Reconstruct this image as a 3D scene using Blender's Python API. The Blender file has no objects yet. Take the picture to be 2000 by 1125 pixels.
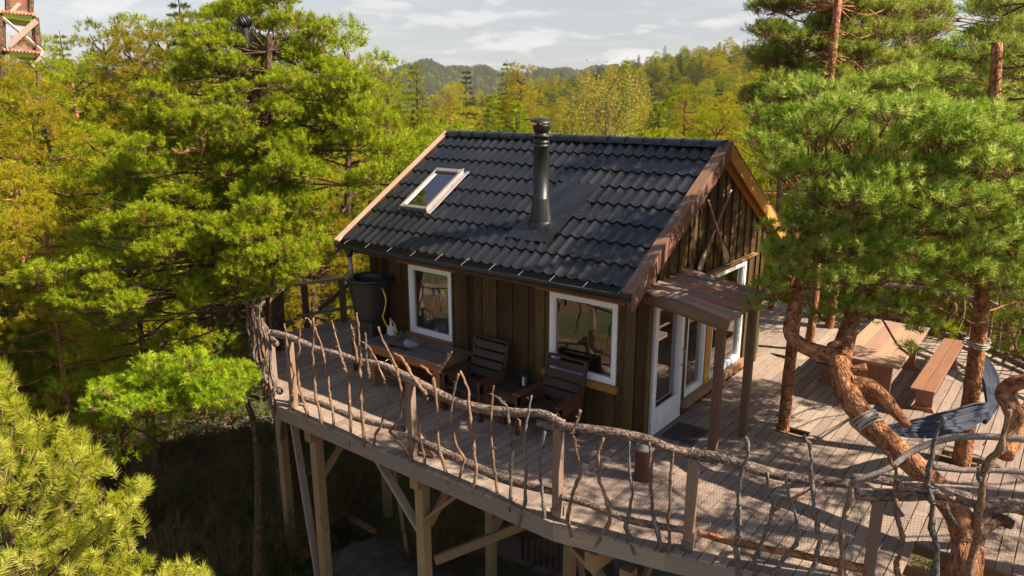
import bpy, bmesh, math, random
import numpy as np
from mathutils import Vector, Matrix
random.seed(7); rng = np.random.default_rng(11)
S = bpy.context.scene
COL = S.collection
rad = math.radians

# ------------------------------------------------------------------ camera
CAM = np.array([4.493, -8.681, 4.79]); YAW, PIT, ROL, FPX = -0.666, 0.255, -0.002, 1441.75
F_ = np.array([math.sin(YAW)*math.cos(PIT), math.cos(YAW)*math.cos(PIT), -math.sin(PIT)])
R0 = np.array([math.cos(YAW), -math.sin(YAW), 0.0]); U0 = np.cross(R0, F_)
R_ = R0*math.cos(ROL)+U0*math.sin(ROL); U_ = -R0*math.sin(ROL)+U0*math.cos(ROL)
cd = bpy.data.cameras.new('camera'); cam = bpy.data.objects.new('camera', cd); COL.objects.link(cam)
cd.sensor_width = 36; cd.lens = FPX/2000*36; cd.clip_start = 0.05; cd.clip_end = 9000
cam.matrix_world = Matrix(((R_[0], U_[0], -F_[0], CAM[0]), (R_[1], U_[1], -F_[1], CAM[1]), (R_[2], U_[2], -F_[2], CAM[2]), (0, 0, 0, 1)))
S.camera = cam
# ------------------------------------------------------------------ light
SUNV = Vector((1.05, 0.40, 1.0)).normalized()
SUN_EL = math.asin(SUNV.z); SUN_AZ = math.atan2(SUNV.x, SUNV.y)
w = bpy.data.worlds.new('World'); S.world = w; w.use_nodes = True
nt = w.node_tree; nt.nodes.clear()
def N(nt, t, **k):
    n = nt.nodes.new(t)
    for a, b in k.items(): setattr(n, a, b)
    return n
out = N(nt, 'ShaderNodeOutputWorld'); bg = N(nt, 'ShaderNodeBackground')
sky = N(nt, 'ShaderNodeTexSky', sky_type='NISHITA'); sky.sun_disc = False
sky.sun_elevation = SUN_EL; sky.sun_rotation = SUN_AZ; sky.altitude = 200; sky.air_density = 1.0; sky.dust_density = 1.0
hsv = N(nt, 'ShaderNodeHueSaturation'); hsv.inputs['Saturation'].default_value = 0.30; hsv.inputs['Value'].default_value = 0.95
nt.links.new(sky.outputs[0], hsv.inputs['Color'])
tc = N(nt, 'ShaderNodeTexCoord'); sep = N(nt, 'ShaderNodeSeparateXYZ'); nt.links.new(tc.outputs['Generated'], sep.inputs[0])
def M_(op, a, b=None, c=None, nt=nt):
    n = N(nt, 'ShaderNodeMath', operation=op)
    for i, v in enumerate((a, b, c)):
        if v is None: continue
        if isinstance(v, (int, float)): n.inputs[i].default_value = v
        else: nt.links.new(v, n.inputs[i])
    return n.outputs[0]
zz = M_('ADD', M_('MAXIMUM', sep.outputs[2], 0.0), 0.035)
cx = M_('DIVIDE', sep.outputs[0], zz); cy = M_('DIVIDE', sep.outputs[1], zz)
cmb = N(nt, 'ShaderNodeCombineXYZ'); nt.links.new(cx, cmb.inputs[0]); nt.links.new(cy, cmb.inputs[1])
n1 = N(nt, 'ShaderNodeTexNoise'); n1.inputs['Scale'].default_value = 0.62; n1.inputs['Detail'].default_value = 7; n1.inputs['Roughness'].default_value = 0.55
nt.links.new(cmb.outputs[0], n1.inputs['Vector'])
r1 = N(nt, 'ShaderNodeValToRGB'); r1.color_ramp.elements[0].position = 0.5; r1.color_ramp.elements[1].position = 0.68
nt.links.new(n1.outputs[0], r1.inputs[0])
# a bank of puffy cumulus near the horizon (angular noise)
mp = N(nt, 'ShaderNodeMapping'); mp.inputs['Scale'].default_value = (11, 11, 42); nt.links.new(tc.outputs['Generated'], mp.inputs[0])
n2 = N(nt, 'ShaderNodeTexNoise'); n2.inputs['Scale'].default_value = 1.0; n2.inputs['Detail'].default_value = 6; n2.inputs['Roughness'].default_value = 0.5
nt.links.new(mp.outputs[0], n2.inputs['Vector'])
r2 = N(nt, 'ShaderNodeValToRGB'); r2.color_ramp.elements[0].position = 0.53; r2.color_ramp.elements[1].position = 0.62
nt.links.new(n2.outputs[0], r2.inputs[0])
fade = M_('SUBTRACT', 1.0, M_('MULTIPLY', sep.outputs[2], 3.2)); fade = M_('MAXIMUM', fade, 0.0)
cl2 = M_('MULTIPLY', r2.outputs[0], fade)
cl = M_('MINIMUM', M_('ADD', M_('MULTIPLY', r1.outputs[0], 0.35), M_('MULTIPLY', cl2, 0.8)), 0.9)
mixc = N(nt, 'ShaderNodeMix', data_type='RGBA'); nt.links.new(cl, mixc.inputs[0])
nt.links.new(hsv.outputs[0], mixc.inputs[6]); mixc.inputs[7].default_value = (7.6, 7.3, 7.2, 1)
zf = N(nt, 'ShaderNodeMapRange'); zf.inputs[1].default_value = .12; zf.inputs[2].default_value = .45; zf.inputs[3].default_value = 1; zf.inputs[4].default_value = 0; nt.links.new(sep.outputs[2], zf.inputs[0])
mulz = N(nt, 'ShaderNodeVectorMath', operation='SCALE'); zt = N(nt, 'ShaderNodeMix', data_type='RGBA', blend_type='MULTIPLY'); nt.links.new(M_('SUBTRACT', 1.0, zf.outputs[0]), zt.inputs[0]); nt.links.new(mixc.outputs[2], zt.inputs[6]); zt.inputs[7].default_value = (.72, .85, 1.15, 1)
nt.links.new(zt.outputs[2], bg.inputs['Color']); bg.inputs['Strength'].default_value = 0.053
nt.links.new(bg.outputs[0], out.inputs['Surface'])
sd = bpy.data.lights.new('sun', 'SUN'); sd.energy = 5.0; sd.angle = rad(0.53); sd.color = (1.0, 0.87, 0.70)
so = bpy.data.objects.new('sun', sd); COL.objects.link(so); so.rotation_euler = SUNV.to_track_quat('Z', 'Y').to_euler(); so.location = (20, 10, 30)
S.view_settings.view_transform = 'Standard'; S.view_settings.look = 'None'; S.view_settings.gamma = 1
S.view_settings.exposure = 1.3
S.render.engine = 'CYCLES'
S.cycles.max_bounces = 6; S.cycles.transparent_max_bounces = 12

# ------------------------------------------------------------------ helpers
def at(px, py, d):                 # the point seen at photo pixel (px,py) at depth d metres
    v = CAM + (F_ + R_*(px-1000)/FPX - U_*(py-562.5)/FPX)*d
    return Vector(v)
def ray(px, py): return F_ + R_*(px-1000)/FPX - U_*(py-562.5)/FPX
def on_plane(px, py, p0, n):       # where the sight line meets a real plane of the scene
    r = ray(px, py); n = np.array(n, float); t = ((np.array(p0)-CAM)@n)/(r@n)
    return Vector(CAM+r*t)
def tag(o, label=None, cat=None, group=None, kind=None):
    if label: o['label'] = label
    if cat: o['category'] = cat
    if group: o['group'] = group
    if kind: o['kind'] = kind
    return o
def thing(name, label, cat, loc=(0, 0, 0), group=None, rz=0):
    o = bpy.data.objects.new(name, None); COL.objects.link(o); o.empty_display_size = .2
    o.location = loc; o.rotation_euler = (0, 0, rz)
    return tag(o, label, cat, group)
class MB:
    def __init__(s): s.v = []; s.f = []; s.g = []; s.r = []; s.sm = []
    def add(s, vs, fs, gs, smooth=False, r=None):
        b = len(s.v); s.v += [tuple(v) for v in vs]; s.g += [tuple(g) for g in gs]
        r = random.random() if r is None else r
        for f in fs: s.f.append([b+i for i in f]); s.r.append(r); s.sm.append(smooth)
        return s
    def hexa(s, c8, L=None, r=None):   # 8 corners: bottom 4 then top 4; grain along 0->1
        c8 = [Vector(c) for c in c8]
        o = random.random()*50
        ex = (c8[1]-c8[0]); ey = (c8[3]-c8[0]); ez = (c8[4]-c8[0])
        la, lb, lc = ex.length, ey.length, ez.length
        uu = [(0,0,0),(1,0,0),(1,1,0),(0,1,0),(0,0,1),(1,0,1),(1,1,1),(0,1,1)]
        gs = [(u[0]*la+o, u[1]*lb+o, u[2]*lc+o*.3) for u in uu]
        return s.add(c8, [(0,3,2,1),(4,5,6,7),(0,1,5,4),(1,2,6,5),(2,3,7,6),(3,0,4,7)], gs, r=r)
    def box(s, lo, hi, grain='x', r=None):
        x0,y0,z0 = lo; x1,y1,z1 = hi
        if grain == 'x': c = [(x0,y0,z0),(x1,y0,z0),(x1,y1,z0),(x0,y1,z0),(x0,y0,z1),(x1,y0,z1),(x1,y1,z1),(x0,y1,z1)]
        elif grain == 'y': c = [(x1,y0,z0),(x1,y1,z0),(x0,y1,z0),(x0,y0,z0),(x1,y0,z1),(x1,y1,z1),(x0,y1,z1),(x0,y0,z1)]
        else: c = [(x0,y0,z0),(x0,y0,z1),(x0,y1,z1),(x0,y1,z0),(x1,y0,z0),(x1,y0,z1),(x1,y1,z1),(x1,y1,z0)]
        return s.hexa(c, r=r) if grain != 'z' else s._hx(c, r)
    def _hx(s, c, r):                    # keep outward normals for the z-grain case
        b = len(s.f); s.hexa(c, r=r)
        for i in range(b, len(s.f)): s.f[i] = s.f[i][::-1]
        return s
    def bar(s, p0, p1, w, h, up=(0, 0, 1), r=None):    # beam from p0 to p1, w sideways, h along up
        p0, p1 = Vector(p0), Vector(p1); a = (p1-p0).normalized(); up = Vector(up)
        sd_ = a.cross(up)
        if sd_.length < 1e-4: sd_ = a.cross(Vector((0, 1, 0)))
        sd_.normalize(); u = sd_.cross(a).normalized()
        q = [(-1, 1, -1), (1, 1, -1), (1, -1, -1), (-1, -1, -1), (-1, 1, 1), (1, 1, 1), (1, -1, 1), (-1, -1, 1)]
        c = []
        for e, si, ui in q: c.append((p0 if e < 0 else p1) + sd_*(-si*w/2) + u*(ui*h/2))
        return s.hexa(c, r=r)
    def tube(s, pts, rs, seg=8, wob=0.0, cap=True, r=None, sub=1):
        pts = [Vector(p) for p in pts]
        if not hasattr(rs, '__len__'): rs = [rs]*len(pts)
        rs = list(rs)
        if sub > 1:                       # Catmull-Rom refinement
            P, Q = [], []
            n = len(pts)
            for i in range(n-1):
                a, b, c, d = pts[max(i-1, 0)], pts[i], pts[i+1], pts[min(i+2, n-1)]
                for k in range(sub):
                    t = k/sub
                    P.append(0.5*((2*b)+(c-a)*t+(2*a-5*b+4*c-d)*t*t+(3*b-a-3*c+d)*t**3)); Q.append(rs[i]*(1-t)+rs[i+1]*t)
            P.append(pts[-1]); Q.append(rs[-1]); pts, rs = P, Q
        vs, gs, fs = [], [], []
        prev = None; L = 0; o = random.random()*40
        for i, p in enumerate(pts):
            a = (pts[min(i+1, len(pts)-1)]-pts[max(i-1, 0)]).normalized()
            if prev is None:
                n = a.cross(Vector((0.3, 0.9, 0.2))).normalized()
            else:
                n = (prev-a*prev.dot(a)).normalized()
            prev = n; b = a.cross(n)
            if i: L += (p-pts[i-1]).length
            for k in range(seg):
                th = 2*math.pi*k/seg
                rr = rs[i]*(1+wob*(random.random()-.5)*2)
                vs.append(p+(n*math.cos(th)+b*math.sin(th))*rr)
                gs.append((L+o, math.cos(th)*rs[i]+o, math.sin(th)*rs[i]+o))
        for i in range(len(pts)-1):
            for k in range(seg):
                k2 = (k+1) % seg
                fs.append((i*seg+k, i*seg+k2, (i+1)*seg+k2, (i+1)*seg+k))
        if cap:
            fs.append(tuple(range(seg))[::-1]); fs.append(tuple((len(pts)-1)*seg+k for k in range(seg)))
        return s.add(vs, fs, gs, smooth=True, r=r)
    def lathe(s, prof, c=(0, 0, 0), seg=24, r=None, smooth=True):
        vs, gs, fs = [], [], []
        for i, (rr, z) in enumerate(prof):
            for k in range(seg):
                th = 2*math.pi*k/seg
                vs.append((c[0]+rr*math.cos(th), c[1]+rr*math.sin(th), c[2]+z)); gs.append((z, rr*math.cos(th), rr*math.sin(th)))
        for i in range(len(prof)-1):
            for k in range(seg):
                k2 = (k+1) % seg; fs.append((i*seg+k, i*seg+k2, (i+1)*seg+k2, (i+1)*seg+k))
        return s.add(vs, fs, gs, smooth=smooth, r=r)
    def build(s, name, mat, parent=None, bevel=0, loc=None):
        me = bpy.data.meshes.new(name); me.from_pydata(s.v, [], s.f)
        me.polygons.foreach_set('use_smooth', s.sm)
        a = me.attributes.new('gc', 'FLOAT_VECTOR', 'POINT'); a.data.foreach_set('vector', np.array(s.g, 'f').ravel())
        b = me.attributes.new('rnd', 'FLOAT', 'FACE'); b.data.foreach_set('value', np.array(s.r, 'f'))
        me.materials.append(mat); me.update()
        o = bpy.data.objects.new(name, me); COL.objects.link(o)
        if parent is not None: o.parent = parent
        if loc is not None: o.location = loc
        if bevel:
            m = o.modifiers.new('b', 'BEVEL'); m.width = bevel; m.segments = 1; m.limit_method = 'ANGLE'
        return o
def copy_tree(o, parent=None):
    c = o.copy(); COL.objects.link(c); c.parent = parent
    for ch in list(o.children): copy_tree(ch, c)
    return c
# ------------------------------------------------------------------ materials
def mat(name):
    m = bpy.data.materials.new(name); m.use_nodes = True; nt = m.node_tree
    p = nt.nodes['Principled BSDF']; return m, nt, p
def ramp(nt, fac, stops):
    r = N(nt, 'ShaderNodeValToRGB'); e = r.color_ramp.elements
    while len(e) < len(stops): e.new(0.5)
    for i, (p, c) in enumerate(stops): e[i].position = p; e[i].color = (*c, 1)
    nt.links.new(fac, r.inputs[0]); return r.outputs[0]
def noise(nt, vec, scale, detail=4, rough=.55, dist=0):
    n = N(nt, 'ShaderNodeTexNoise'); n.inputs['Scale'].default_value = scale; n.inputs['Detail'].default_value = detail
    n.inputs['Roughness'].default_value = rough; n.inputs['Distortion'].default_value = dist
    if vec is not None: nt.links.new(vec, n.inputs['Vector'])
    return n.outputs[0]
def attr(nt, name, o='Vector'): return N(nt, 'ShaderNodeAttribute', attribute_name=name).outputs[o]
def mapping(nt, vec, sc):
    m = N(nt, 'ShaderNodeMapping'); m.inputs['Scale'].default_value = sc; nt.links.new(vec, m.inputs[0]); return m.outputs[0]
def mixcol(nt, f, a, b, mode='MIX'):
    n = N(nt, 'ShaderNodeMix', data_type='RGBA', blend_type=mode)
    if isinstance(f, (int, float)): n.inputs[0].default_value = f
    else: nt.links.new(f, n.inputs[0])
    for i, v in ((6, a), (7, b)):
        if isinstance(v, tuple): n.inputs[i].default_value = (*v, 1)
        else: nt.links.new(v, n.inputs[i])
    return n.outputs[2]
def bump(nt, p, h, strength=.3, dist=.02):
    b = N(nt, 'ShaderNodeBump'); b.inputs['Strength'].default_value = strength; b.inputs['Distance'].default_value = dist
    nt.links.new(h, b.inputs['Height']); nt.links.new(b.outputs[0], p.inputs['Normal'])
def mth(nt, op, a, b=None): return M_(op, a, b, nt=nt)
def wood(name, c1, c2, c3=None, rough=.7, var=.45, grain=14, knots=True, stain=None, bstr=.35, weath=None):
    m, nt, p = mat(name); g = attr(nt, 'gc'); r = attr(nt, 'rnd', 'Fac')
    gv = mapping(nt, g, (1.2, grain*1.6, grain*1.6))
    n = noise(nt, gv, 3.0, 6, .65, .4)
    col = ramp(nt, n, [(0.28, c1), (0.72, c2)])
    if c3:
        n2 = noise(nt, mapping(nt, g, (.8, 3, 3)), 1.6, 3)
        col = mixcol(nt, ramp(nt, n2, [(.42, (0, 0, 0)), (.62, (1, 1, 1))]), col, c3)
    if weath:
        n4 = noise(nt, mapping(nt, g, (1.5, 9, 9)), 2.2, 5, .7)
        col = mixcol(nt, ramp(nt, n4, [(.48, (0, 0, 0)), (.6, (1, 1, 1))]), col, weath)
    if knots:
        v = N(nt, 'ShaderNodeTexVoronoi'); v.inputs['Scale'].default_value = 1.0
        nt.links.new(mapping(nt, g, (1.9, 7, 7)), v.inputs['Vector'])
        k = ramp(nt, v.outputs['Distance'], [(.05, (1, 1, 1)), (.13, (0, 0, 0))])
        col = mixcol(nt, mth(nt, 'MULTIPLY', k, .6), col, tuple(x*.3 for x in c1))
    vv = mth(nt, 'ADD', mth(nt, 'MULTIPLY', r, var), 1-var/2)
    h = N(nt, 'ShaderNodeHueSaturation'); nt.links.new(vv, h.inputs['Value']); nt.links.new(col, h.inputs['Color'])
    nt.links.new(mth(nt, 'ADD', mth(nt, 'MULTIPLY', r, .03), .485), h.inputs['Hue'])
    nt.links.new(h.outputs[0], p.inputs['Base Color'])
    p.inputs['Roughness'].default_value = rough; p.inputs['Specular IOR Level'].default_value = .3
    bump(nt, p, n, bstr, .006)
    return m
def bark(name, c1, c2, c3, rough=.85, sc=9, bd=.03, bs=.8):
    m, nt, p = mat(name); g = attr(nt, 'gc'); r = attr(nt, 'rnd', 'Fac')
    gv = mapping(nt, g, (1.3, 2.0, 2.0)); nn = N(nt, 'ShaderNodeTexNoise'); nn.inputs['Scale'].default_value = sc; nt.links.new(gv, nn.inputs['Vector'])
    wv = mixcol(nt, .3, gv, nn.outputs['Color'])
    v = N(nt, 'ShaderNodeTexVoronoi', feature='DISTANCE_TO_EDGE'); v.inputs['Scale'].default_value = sc; nt.links.new(wv, v.inputs['Vector'])
    v2 = N(nt, 'ShaderNodeTexVoronoi'); v2.inputs['Scale'].default_value = sc; nt.links.new(wv, v2.inputs['Vector'])
    n = noise(nt, gv, sc*1.4, 6, .7)
    col = ramp(nt, n, [(.3, c1), (.5, c2), (.72, c3)])
    sepc = N(nt, 'ShaderNodeSeparateColor'); nt.links.new(v2.outputs['Color'], sepc.inputs[0])
    h = N(nt, 'ShaderNodeHueSaturation'); nt.links.new(col, h.inputs['Color'])
    nt.links.new(mth(nt, 'ADD', mth(nt, 'ADD', mth(nt, 'MULTIPLY', sepc.outputs[0], .5), mth(nt, 'MULTIPLY', r, .4)), .55), h.inputs['Value'])
    e = ramp(nt, mth(nt, 'ADD', v.outputs['Distance'], mth(nt, 'MULTIPLY', n, .12)), [(.05, (.5, .46, .44)), (.16, (1, 1, 1))])
    col = mixcol(nt, 1.0, h.outputs[0], e, 'MULTIPLY')
    nt.links.new(col, p.inputs['Base Color']); p.inputs['Roughness'].default_value = rough; p.inputs['Specular IOR Level'].default_value = .2
    hh = mth(nt, 'ADD', mth(nt, 'MINIMUM', mth(nt, 'MULTIPLY', v.outputs['Distance'], 4), .6), mth(nt, 'MULTIPLY', n, .8))
    bump(nt, p, hh, bs, bd)
    return m
def plain(name, c, rough=.5, metal=0, spec=.5, nz=None):
    m, nt, p = mat(name)
    g = N(nt, 'ShaderNodeTexCoord').outputs['Object']
    n = noise(nt, g, 9, 5, .6)
    col = ramp(nt, n, [(.3, tuple(x*(.95 if c[0] > .7 else .86) for x in c)), (.7, tuple(min(.85, x*(1.02 if c[0] > .7 else 1.1)) for x in c))])
    nt.links.new(col, p.inputs['Base Color']); p.inputs['Roughness'].default_value = rough; p.inputs['Metallic'].default_value = metal
    p.inputs['Specular IOR Level'].default_value = spec
    if nz: bump(nt, p, noise(nt, g, nz, 4), .4, .004)
    return m
def needle(name, c1, c2, c3, trans=.35, rough=.5, dead=None):
    m, nt, p = mat(name); r = attr(nt, 'tint', 'Fac')
    pos = N(nt, 'ShaderNodeTexCoord').outputs['Object']
    n = noise(nt, pos, .9, 3)
    col = ramp(nt, mth(nt, 'ADD', mth(nt, 'MULTIPLY', r, .75), mth(nt, 'MULTIPLY', n, .3)), [(.1, c1), (.45, c2), (.85, c3)])
    if dead:
        k = ramp(nt, r, [(.965, (0, 0, 0)), (.975, (1, 1, 1))]); col = mixcol(nt, k, col, dead)
    oi = N(nt, 'ShaderNodeObjectInfo')
    h = N(nt, 'ShaderNodeHueSaturation'); nt.links.new(col, h.inputs['Color'])
    nt.links.new(mth(nt, 'ADD', mth(nt, 'MULTIPLY', oi.outputs['Random'], .024), .488), h.inputs['Hue'])
    nt.links.new(mth(nt, 'ADD', mth(nt, 'MULTIPLY', oi.outputs['Random'], .35), .8), h.inputs['Value'])
    p.inputs['Roughness'].default_value = rough; p.inputs['Specular IOR Level'].default_value = .12
    nt.links.new(h.outputs[0], p.inputs['Base Color'])
    t = N(nt, 'ShaderNodeBsdfTranslucent'); nt.links.new(h.outputs[0], t.inputs['Color'])
    mx = N(nt, 'ShaderNodeMixShader'); mx.inputs[0].default_value = trans
    nt.links.new(p.outputs[0], mx.inputs[1]); nt.links.new(t.outputs[0], mx.inputs[2])
    nt.links.new(mx.outputs[0], nt.nodes['Material Output'].inputs['Surface'])
    return m
def glass(name, tint=(1, 1, 1), base=.0):
    m, nt, p = mat(name); nt.nodes.remove(p)
    gl = N(nt, 'ShaderNodeBsdfGlossy'); gl.inputs['Roughness'].default_value = .01
    tr = N(nt, 'ShaderNodeBsdfTransparent'); tr.inputs[0].default_value = (*tint, 1)
    fr = N(nt, 'ShaderNodeFresnel'); fr.inputs[0].default_value = 1.75
    mx = N(nt, 'ShaderNodeMixShader'); nt.links.new(mth(nt, 'ADD', fr.outputs[0], base), mx.inputs[0])
    nt.links.new(tr.outputs[0], mx.inputs[1]); nt.links.new(gl.outputs[0], mx.inputs[2])
    nt.links.new(mx.outputs[0], nt.nodes['Material Output'].inputs['Surface'])
    return m
MT = {}
MT['deck'] = wood('deck_wood', (.19, .14, .11), (.41, .30, .23), (.26, .20, .16), rough=.85, var=.35, grain=10)
MT['rim'] = wood('rim_wood', (.20, .145, .105), (.36, .27, .20), (.24, .21, .18), rough=.85, var=.3)
MT['rpost'] = wood('railing_post_wood', (.17, .09, .06), (.33, .20, .14), (.22, .16, .12), rough=.8, var=.2)
MT['post'] = wood('post_wood', (.22, .13, .06), (.38, .24, .12), (.25, .17, .09), rough=.8, var=.3)
MT['clad'] = wood('dark_cladding', (.036, .022, .010), (.135, .082, .031), (.07, .043, .018), rough=.75, var=.9, grain=9)
MT['trim'] = wood('orange_trim', (.20, .075, .018), (.36, .15, .04), rough=.6, var=.3)
MT['rakeL'] = wood('pale_bargeboard', (.46, .29, .18), (.66, .46, .31), rough=.8, var=.15)
MT['rakeR'] = wood('brown_bargeboard', (.12, .05, .035), (.26, .125, .085), (.17, .10, .08), rough=.7, var=.2)
MT['soffit'] = wood('orange_soffit', (.38, .15, .03), (.60, .28, .07), rough=.7, var=.3)
MT['pine'] = wood('oiled_pine', (.20, .095, .05), (.34, .18, .10), rough=.5, var=.25)
MT['tabletop'] = wood('weathered_tabletop', (.28, .165, .105), (.43, .28, .185), rough=.6, var=.15)
MT['dark'] = wood('dark_stained_wood', (.03, .022, .018), (.07, .05, .04), rough=.6, var=.3)
MT['dark2'] = wood('dark_red_stained_wood', (.06, .024, .015), (.14, .055, .028), rough=.5, var=.3)
MT['counter'] = wood('wet_counter_wood', (.07, .065, .06), (.22, .2, .18), (.12, .06, .04), rough=.4, var=.3)
MT['porch'] = wood('porch_timber', (.10, .055, .03), (.22, .125, .07), (.14, .09, .06), rough=.8, var=.3)
MT['inner'] = wood('interior_pine', (.30, .14, .055), (.48, .26, .11), rough=.6)
MT['slab'] = wood('weathered_sun_dappled_slab', (.15, .12, .105), (.30, .23, .19), (.40, .18, .10), rough=.8, var=.35, grain=8)  # weathered grey, with reddish sun dapples painted in as patches
MT['stick'] = bark('stick_bark', (.12, .085, .06), (.30, .17, .10), (.42, .30, .22), sc=16, bd=.012)
MT['stickg'] = bark('grey_stick_bark', (.06, .055, .05), (.18, .15, .13), (.38, .34, .3), sc=16, bd=.012)
MT['log'] = bark('grey_log_bark', (.09, .07, .055), (.24, .175, .14), (.46, .31, .23), sc=7, bd=.03)
MT['pinebark'] = bark('orange_pine_bark', (.14, .05, .022), (.33, .14, .06), (.50, .27, .15), sc=6, bd=.03)
MT['darkbark'] = bark('dark_pine_bark', (.05, .03, .02), (.13, .075, .045), (.22, .13, .085), sc=7, bd=.04)
MT['paletrunk'] = bark('pale_trunk', (.08, .07, .06), (.16, .14, .12), (.26, .23, .2), sc=9)
MT['greybark'] = bark('bare_grey_branch', (.25, .20, .17), (.36, .30, .26), (.47, .41, .36), sc=20, bd=.006)
MT['black'] = plain('black_metal', (.011, .011, .013), .45, .0, .5, nz=60)
MT['white'] = plain('white_frame_paint', (.80, .81, .84), .35)
MT['plastic'] = plain('black_plastic', (.018, .018, .02), .42)
MT['steel'] = plain('steel', (.26, .26, .27), .35, .9)
MT['alu'] = plain('grey_aluminium', (.30, .27, .26), .45, .5)
MT['grate'] = plain('galvanised_grate', (.10, .10, .11), .6, .4)
MT['canister'] = plain('white_canister', (.6, .63, .66), .4)
MT['red'] = plain('red_cap', (.6, .03, .02), .4)
MT['yellow'] = plain('yellow_hose', (.65, .42, .02), .4)
MT['rope'] = plain('grey_rope', (.42, .38, .34), .8)
MT['candle'] = plain('white_candle', (.75, .75, .74), .5)
MT['green'] = plain('lime_painted_beam', (.45, .60, .07), .6)
MT['greenwood'] = wood('green_planks', (.06, .075, .025), (.12, .14, .045))
MT['towerwood'] = wood('tower_red_wood', (.42, .16, .08), (.62, .28, .16), knots=False, var=.5)
MT['towerpale'] = wood('tower_pale_wood', (.45, .33, .25), (.65, .5, .4), knots=False)
MT['pot'] = plain('pot', (.5, .45, .4), .6)
MT['fabric'] = plain('grey_cushion', (.3, .3, .32), .9)
MT['cutend'] = plain('cut_log_end', (.17, .155, .13), .8)
MT['curtain'] = plain('dark_room_wall', (.09, .06, .04), .9)
MT['glass'] = glass('window_glass', (.8, .8, .8), .15)
MT['glassdoor'] = glass('door_glass', (.8, .76, .72), .26)
MT['glasssky'] = glass('skylight_glass', (.6, .62, .64), .25)
MT['clad'].node_tree.nodes['Principled BSDF'].inputs['Specular IOR Level'].default_value = .12
# black tiles
m, nt_, p = mat('black_tile_metal'); g = N(nt_, 'ShaderNodeTexCoord').outputs['Object']
sp = noise(nt_, g, 260, 2, .7); big = noise(nt_, g, 1.3, 4)
c = ramp(nt_, sp, [(.4, (.006, .007, .009)), (.62, (.014, .015, .018)), (.78, (.05, .05, .05))])
c = mixcol(nt_, ramp(nt_, big, [(.45, (0, 0, 0)), (.7, (.5, .5, .5))]), c, (.018, .018, .019))
nt_.links.new(c, p.inputs['Base Color'])
nt_.links.new(ramp(nt_, big, [(.3, (.24, .24, .24)), (.7, (.42, .42, .42))]), p.inputs['Roughness'])
p.inputs['Specular IOR Level'].default_value = .6
bump(nt_, p, sp, .25, .002); MT['tile'] = m
# hammock cloth
m, nt_, p = mat('slate_blue_hammock'); g = attr(nt_, 'gc')
wv = noise(nt_, mapping(nt_, g, (1, 60, 60)), 3, 3)
nt_.links.new(ramp(nt_, wv, [(.35, (.02, .026, .04)), (.65, (.062, .076, .112))]), p.inputs['Base Color']); p.inputs['Roughness'].default_value = .9
bump(nt_, p, wv, .6, .01); MT['hammock'] = m
# wire netting
m, nt_, p = mat('wire_netting'); nt_.nodes.remove(p); g = attr(nt_, 'gc'); sx = N(nt_, 'ShaderNodeSeparateXYZ'); nt_.links.new(g, sx.inputs[0])
def cell(o):
    f = mth(nt_, 'FRACT', mth(nt_, 'DIVIDE', o, .03)); return mth(nt_, 'LESS_THAN', f, .055)
fac = mth(nt_, 'MAXIMUM', cell(sx.outputs[0]), cell(sx.outputs[1]))
df = N(nt_, 'ShaderNodeBsdfDiffuse'); df.inputs[0].default_value = (.10, .085, .08, 1); tr = N(nt_, 'ShaderNodeBsdfTransparent')
mx = N(nt_, 'ShaderNodeMixShader'); nt_.links.new(fac, mx.inputs[0]); nt_.links.new(tr.outputs[0], mx.inputs[1]); nt_.links.new(df.outputs[0], mx.inputs[2])
nt_.links.new(mx.outputs[0], nt_.nodes['Material Output'].inputs['Surface']); MT['net'] = m
# foliage
MT['needleR'] = needle('needles_blue_green', (.05, .13, .012), (.28, .37, .030), (.64, .67, .20), .5, dead=(.35, .16, .03))
MT['needleL'] = needle('needles_green', (.06, .14, .006), (.30, .38, .010), (.60, .63, .045), .5, dead=(.4, .2, .03))
MT['needleN'] = needle('needles_near', (.2, .24, .008), (.42, .43, .03), (.66, .65, .13), .5)
MT['needleF'] = needle('needles_forest', (.08, .12, .004), (.29, .32, .006), (.50, .48, .02), .48, dead=(.35, .15, .02))
MT['needleY'] = needle('needles_yellowing', (.22, .19, .008), (.40, .33, .012), (.52, .42, .04), .5, dead=(.4, .16, .02))
MT['spruce'] = needle('spruce_needles', (.07, .12, .004), (.25, .31, .005), (.43, .46, .014), .48)
MT['spruceD'] = needle('dark_spruce_needles', (.025, .055, .008), (.05, .1, .01), (.09, .15, .018), .25)
MT['leafA'] = needle('autumn_leaves', (.22, .16, .02), (.33, .25, .04), (.42, .33, .07), .45)
MT['leafG'] = needle('shrub_leaves', (.04, .07, .006), (.08, .12, .01), (.15, .18, .02), .35, dead=(.3, .15, .03))
MT['far'] = needle('far_hazed_needles', (.06, .075, .016), (.12, .135, .03), (.19, .19, .05), .4)  # dull tone puts part of the distance haze into the colour
MT['stem'] = plain('twig_brown', (.16, .08, .04), .9)
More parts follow.
